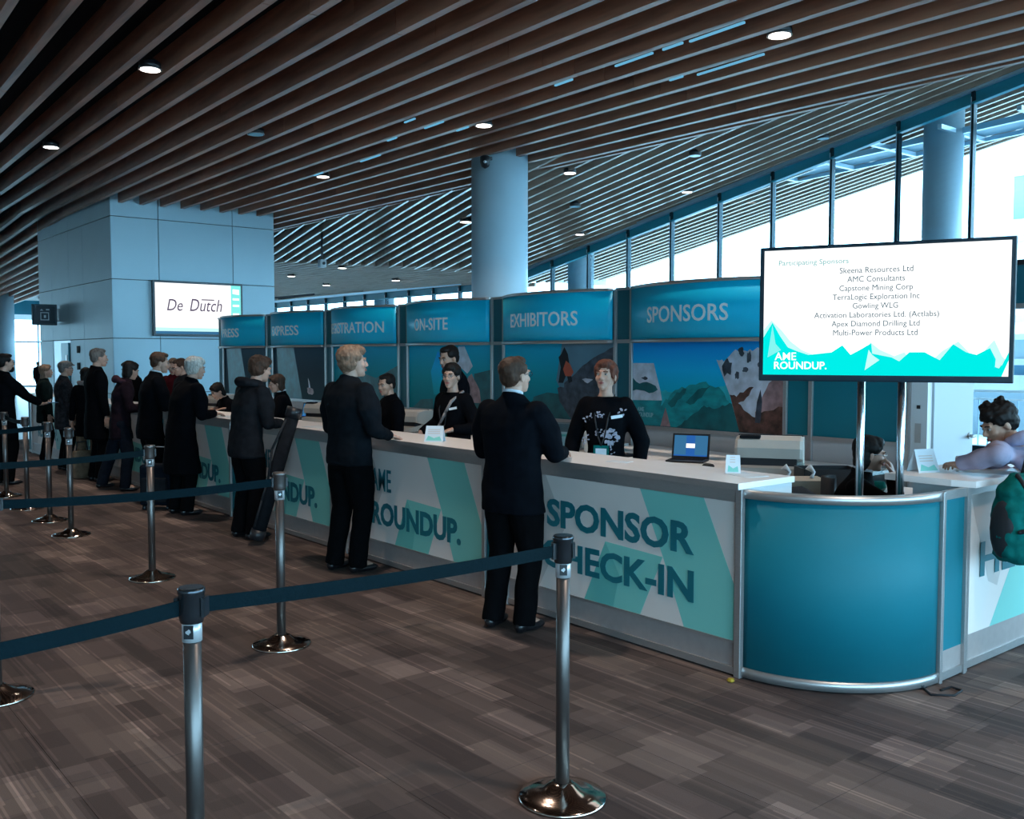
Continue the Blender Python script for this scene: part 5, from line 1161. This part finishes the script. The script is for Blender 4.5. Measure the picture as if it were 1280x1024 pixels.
# staff behind the counter
lady, L = person((4.90, 4.92), R(122), 1.665, 'woman with short auburn hair, flowered black blouse and green badge, sponsor hostess', 'hair_auburn', 'pixie', 'black_wool', 'black_trousers', hem=.80, female=True, build=1.0, head=(R(-6), R(6), 0), collar=False, vox=.011, folds=.012,
       hands=[((-.25, .08, .86), (0, .4, -1), (1, 0, 0), .3), ((.25, .08, .86), (0, .4, -1), (-1, 0, 0), .3)])
def badge(t, D, f=.24, w=.11, h=.095, wide='teal_bag'):
    s_ = D['s']; c = D['sp'](f); b = c + V3((0, .155 * s_, 0)); nk = D['neck']; q = D['sp']
    for sd in (-1, 1): onbody('lanyard', t, [nk + V3((sd * .062, -.02, -.0)), nk + V3((sd * .070, .045, -.035)), q(.78) + V3((sd * .048, .148 * s_, 0)), q(.5) + V3((sd * .024, .152 * s_, 0)), b + V3((0, .003, h / 2))], .0055, 'blackmatte')
    o = box('badge', -w / 2, w / 2, -.003, .003, -h / 2, h / 2, wide, t); o.location = b
    p = box('badge_card', -w * .36, w * .36, -.0005, .0005, -h * .38, h * .26, 'paper', o); p.location = (0, .0038, -.004)
def onfront(D, x, f, out=.004): s_ = D['s']; c = D['sp'](f); return c + V3((x, .130 * s_ * math.sqrt(max(.05, 1 - (x / .19) ** 2)) + out, 0))
badge(lady, L, .27)
def petal_patch(name, t, D, cx, f, r, n, m, seed, size=.012):
    """printed or embroidered flecks lying on the cloth"""
    rnd = random.Random(seed); V, F = [], []
    for i in range(n):
        q = rnd.uniform(0, 6.28); rr = r * math.sqrt(rnd.random()); x = cx + rr * math.cos(q); ff = f + rr * math.sin(q) / (.5 * D['s']); c = onfront(D, x, ff, .010); sz = size * rnd.uniform(.6, 1.3); a = rnd.uniform(0, 3.14); b = len(V); mth = 8
        for kz in range(mth): g = 2 * math.pi * kz / mth; u, v = sz * math.cos(g), sz * .55 * math.sin(g); V.append(c + V3((u * math.cos(a) - v * math.sin(a), 0, u * math.sin(a) + v * math.cos(a))))
        for kz in range(mth): V.append(V[b + kz] - V3((0, .012, 0)))
        F.append(tuple(b + kz for kz in range(mth - 1, -1, -1))); F += [(b + kz, b + (kz + 1) % mth, b + mth + (kz + 1) % mth, b + mth + kz) for kz in range(mth)]
    return link(name, mesh(name, V, F), m, t)
M['petal'] = mat('pale_flower_print', (.40, .38, .46), .8, noise_amt=.3, scale=60)
petal_patch('flower_print', lady, L, -.065, .50, .055, 46, 'petal', 1, .014); petal_patch('petal_print', lady, L, .11, .78, .04, 9, 'petal', 2, .009); petal_patch('petal_print', lady, L, -.06, .33, .045, 8, 'petal', 3, .007); petal_patch('petal_print', lady, L, .12, .45, .04, 9, 'petal', 4, .008); petal_patch('petal_print', lady, L, -.14, .86, .03, 5, 'petal', 6, .012)
petal_patch('petal_print', lady, L, .02, .80, .04, 12, 'petal', 7, .009)
petal_patch('petal_print', lady, L, .02, .55, .035, 12, 'petal', 8, .009)
nb = box('name_badge', -.042, .042, -.003, .003, -.011, .011, 'white', lady); nb.location = onfront(L, -.105, .80, .014); nb.rotation_euler = (0, R(8), R(28))
sash, L2 = person((4.95, 6.86), R(100), 1.63, 'smiling woman in glasses and black top with a pale strap across her chest', 'hair_dark', 'bun', 'black_wool', 'black_trousers', hem=.8, female=True, head=(R(22), R(-2), 0), glasses=True, collar=False, vox=.011, folds=.014,
       hands=[((-.16, .20, 1.06), (.3, 1, -.2), (0, 0, -1), .4), ((.30, .12, 1.0), (0, .4, -1), (-1, 0, 0), .3)])
badge(sash, L2, .30, .10, .08)
st = onbody('shoulder_strap', sash, [L2['sp'](1.08) + V3((-.09, -.02, .01)), onfront(L2, -.085, .93, .014), onfront(L2, -.03, .72, .018), onfront(L2, .04, .5, .02), onfront(L2, .11, .25, .02)], .014, 'fur')
nb = box('name_badge', -.035, .035, -.003, .003, -.01, .01, 'white', sash); nb.location = onfront(L2, -.10, .80, .014); nb.rotation_euler = (0, R(12), R(28))
person((5.75, 7.95), R(70), 1.80, 'tall man in black jacket half hidden behind the smiling woman in glasses', 'hair_dark', 'short', 'navy_wool', 'black_trousers', head=(R(25), R(-14), 0), vox=.014, build=1.05, skin='skin2')
person((5.05, 8.05), R(80), 1.52, 'staff person in black jacket mostly hidden behind the blond person', 'hair_dark', 'short', 'black_wool', 'black_trousers', head=(R(20), R(-10), 0), vox=.014, skin='skin2')
d1, L3 = person((4.93, 10.2), R(62), 1.48, 'woman with dark reddish hair and black jacket over white blouse at the counter', 'hair_brown', 'bob', 'black_wool', 'black_trousers', female=True, head=(R(5), R(-12), 0), shirt='white_shirt', open_front=True, vox=.013, hands=OnC(1.05, .12, .24))
person((4.86, 11.35), R(95), 1.40, 'dark-haired staff person bending low over the counter beside the white-haired customer', 'hair_dark', 'bob', 'black_wool', 'black_trousers', female=True, head=(0, R(-35), 0), lean=.12, vox=.014, hands=OnC(1.05, .10, .20))
person((5.12, 14.1), R(128), 1.66, 'fair-haired man facing the queue behind the counter, head bowed', 'hair_blond', 'short', 'red_knit', 'black_trousers', head=(R(15), R(-18), 0), vox=.014)
person((4.95, 13.25), R(100), 1.66, 'staff man in glasses looking down near the edge of the clad block', 'hair_brown', 'short', 'charcoal', 'black_trousers', head=(R(-10), R(-18), 0), glasses=True, vox=.015)
person((5.0, 15.6), R(95), 1.62, 'dark-haired staff person behind the counter, only the crown showing over the queue', 'hair_dark', 'short', 'black_wool', 'black_trousers', head=(0, R(-25), 0), vox=.016)
# seated woman behind the curved corner, chin on her hand
sit, L4 = person((5.48, 3.36), R(-150), 1.62, 'seated woman in black with glasses resting her chin on her hand behind the poles', 'hair_dark', 'bob', 'black_wool', 'black_trousers', female=True, hipdz=-.42, lean=.08, head=(R(14), R(-8), 0), glasses='alu', shirt='white_shirt', open_front=True, vox=.011,
       feet=[(-.12, .42), (.12, .42)], hands=[((-.10, .36, .80), (.4, .9, 0), (0, 0, -1), .5), ((.05, .285, .955), (-.25, -.25, 1), (-.2, -1, .1), 1.1, (.6, .2, -1))])
# leaning visitor
vis_, L5 = person((5.54, 1.98), R(-22), 1.66, 'visitor in lilac hooded sweatshirt leaning over the help counter with a teal backpack', 'hair_dark', 'messy', 'lilac', 'black_trousers', hem=.86, lean=.44, build=1.0, head=(R(76), R(-26), 0), hood='lilac', vox=.011, folds=.022, skin='skin2',
       hands=[((-.42, .46, 1.085), (.3, 1, 0), (0, 0, -1), .5, (-1, -.1, -.2)), ((-.05, .62, 1.085), (-.9, .4, 0), (0, 0, -1), .5, (1, -.2, -.4))], feet=[(-.14, -.10), (.16, .02)])

# bags
bp = empty('backpack', (5.24, 2.16, .60), R(-12), 'teal and black backpack hanging from the leaning visitor', 'backpack')
Q = Shell(); Q.loft([((0, 0, 0.02), .14, .08, 0), ((0, 0, .06), .185, .115, 0), ((0, 0, .25), .19, .125, 0), ((0, 0, .40), .165, .11, 0), ((0, 0, .48), .10, .06, 0)], 20); link('pack', remesh(Q, .012, 3, .03, .08), 'teal_bag', bp, True)
Q = Shell(); Q.ell((0, -.10, .17), (.13, .06, .12)); link('front_pocket', remesh(Q, .011, 2, .014, .06), 'teal_bag', bp, True)
for x in (-.1, .1): onbody('strap', bp, [(x, -.02, .48), (x * 1.1, -.118, .36), (x * 1.05, -.135, .24), (x, -.12, .06)], .012, 'blackmatte')
onbody('strap', bp, [(-.17, -.09, .2), (0, -.17, .24), (.17, -.09, .28)], .011, 'blackmatte'); onbody('shoulder_strap', bp, [(.05, .05, .46), (.12, .06, .62), (.20, .10, .72)], .018, 'blackmatte')
link('side_panel', mesh('sp', *(lambda q: (q.V, q.F))(Shell().ell((-.170, .01, .2), (.03, .07, .15)))), 'blackmatte', bp, True)
su = empty('suitcase', (3.66, 10.66, 0), R(-40), 'dark suitcase standing behind the queue posts beside the suited man', 'suitcase')
box('shell', -.17, .17, -.12, .12, .05, .50, 'jeans', su, .03); box('front_pocket', -.14, .14, -.145, -.11, .09, .36, 'charcoal', su, .015)
for x in (-.13, .13):
    for y in (-.08, .08): lathe('wheel', [(.02, 0), (.025, .02), (.02, .05)], 'black', su, 10, loc=(x, y, 0))
tube('handle', [(-.08, .09, .50), (-.08, .09, .68), (.08, .09, .68), (.08, .09, .50)], .008, 'alu', su)
tb = empty('carrying_tube', (3.63, 8.05, .01), 0, 'long dark carrying tube slanting from the carpet up against the counter', 'tube', )
a, b = V3((0, 0, .06)), V3((.30, -.16, 1.20))
tube('barrel', [a, b], .062, 'charcoal', tb, 20); dd = (b - a).normalized(); tube('end_cap', [a - dd * .02, a + dd * .07], .068, 'black', tb, 20); tube('end_cap', [b - dd * .07, b + dd * .02], .068, 'black', tb, 20)
m1, m2 = a.lerp(b, .42), a.lerp(b, .47); tube('buckle_band', [m1, m2], .067, 'alu', tb, 20)
onbody('strap', tb, [a.lerp(b, .92) + V3((-.07, -.03, 0)), a.lerp(b, .7) + V3((-.13, -.05, 0)), a.lerp(b, .45) + V3((-.07, -.03, 0))], .012, 'blackmatte')
onbody('strap', tb, [a.lerp(b, .45) + V3((-.068, -.02, 0)), a.lerp(b, .3) + V3((-.08, -.04, 0)), a.lerp(b, .1) + V3((-.066, -.02, 0))], .01, 'blackmatte')
tan = empty('shoulder_bag', (3.78, 14.05, .1), R(20), 'tan bag standing between the long dark coat and the capped man', 'bag')
Q = Shell(); Q.loft([((0, 0, 0), .15, .08, 0), ((0, 0, .15), .17, .09, 0), ((0, 0, .38), .13, .06, 0)], 16); link('bag_body', remesh(Q, .014, 2, .02, .08), 'tan_bag', tan, True); onbody('bag_handle', tan, [(-.09, 0, .36), (-.07, 0, .5), (.07, 0, .5), (.09, 0, .36)], .01, 'blackmatte')
tan.location.z = 0
ph = empty('phone', (3.36, 13.80, 1.06), R(-84), 'phone held out by the bearded man at the left edge', 'phone'); box('case', -.035, .035, -.07, .07, 0, .009, 'black', ph, .003); box('display', -.03, .03, -.062, .062, .009, .0095, 'scr_lblue', ph)
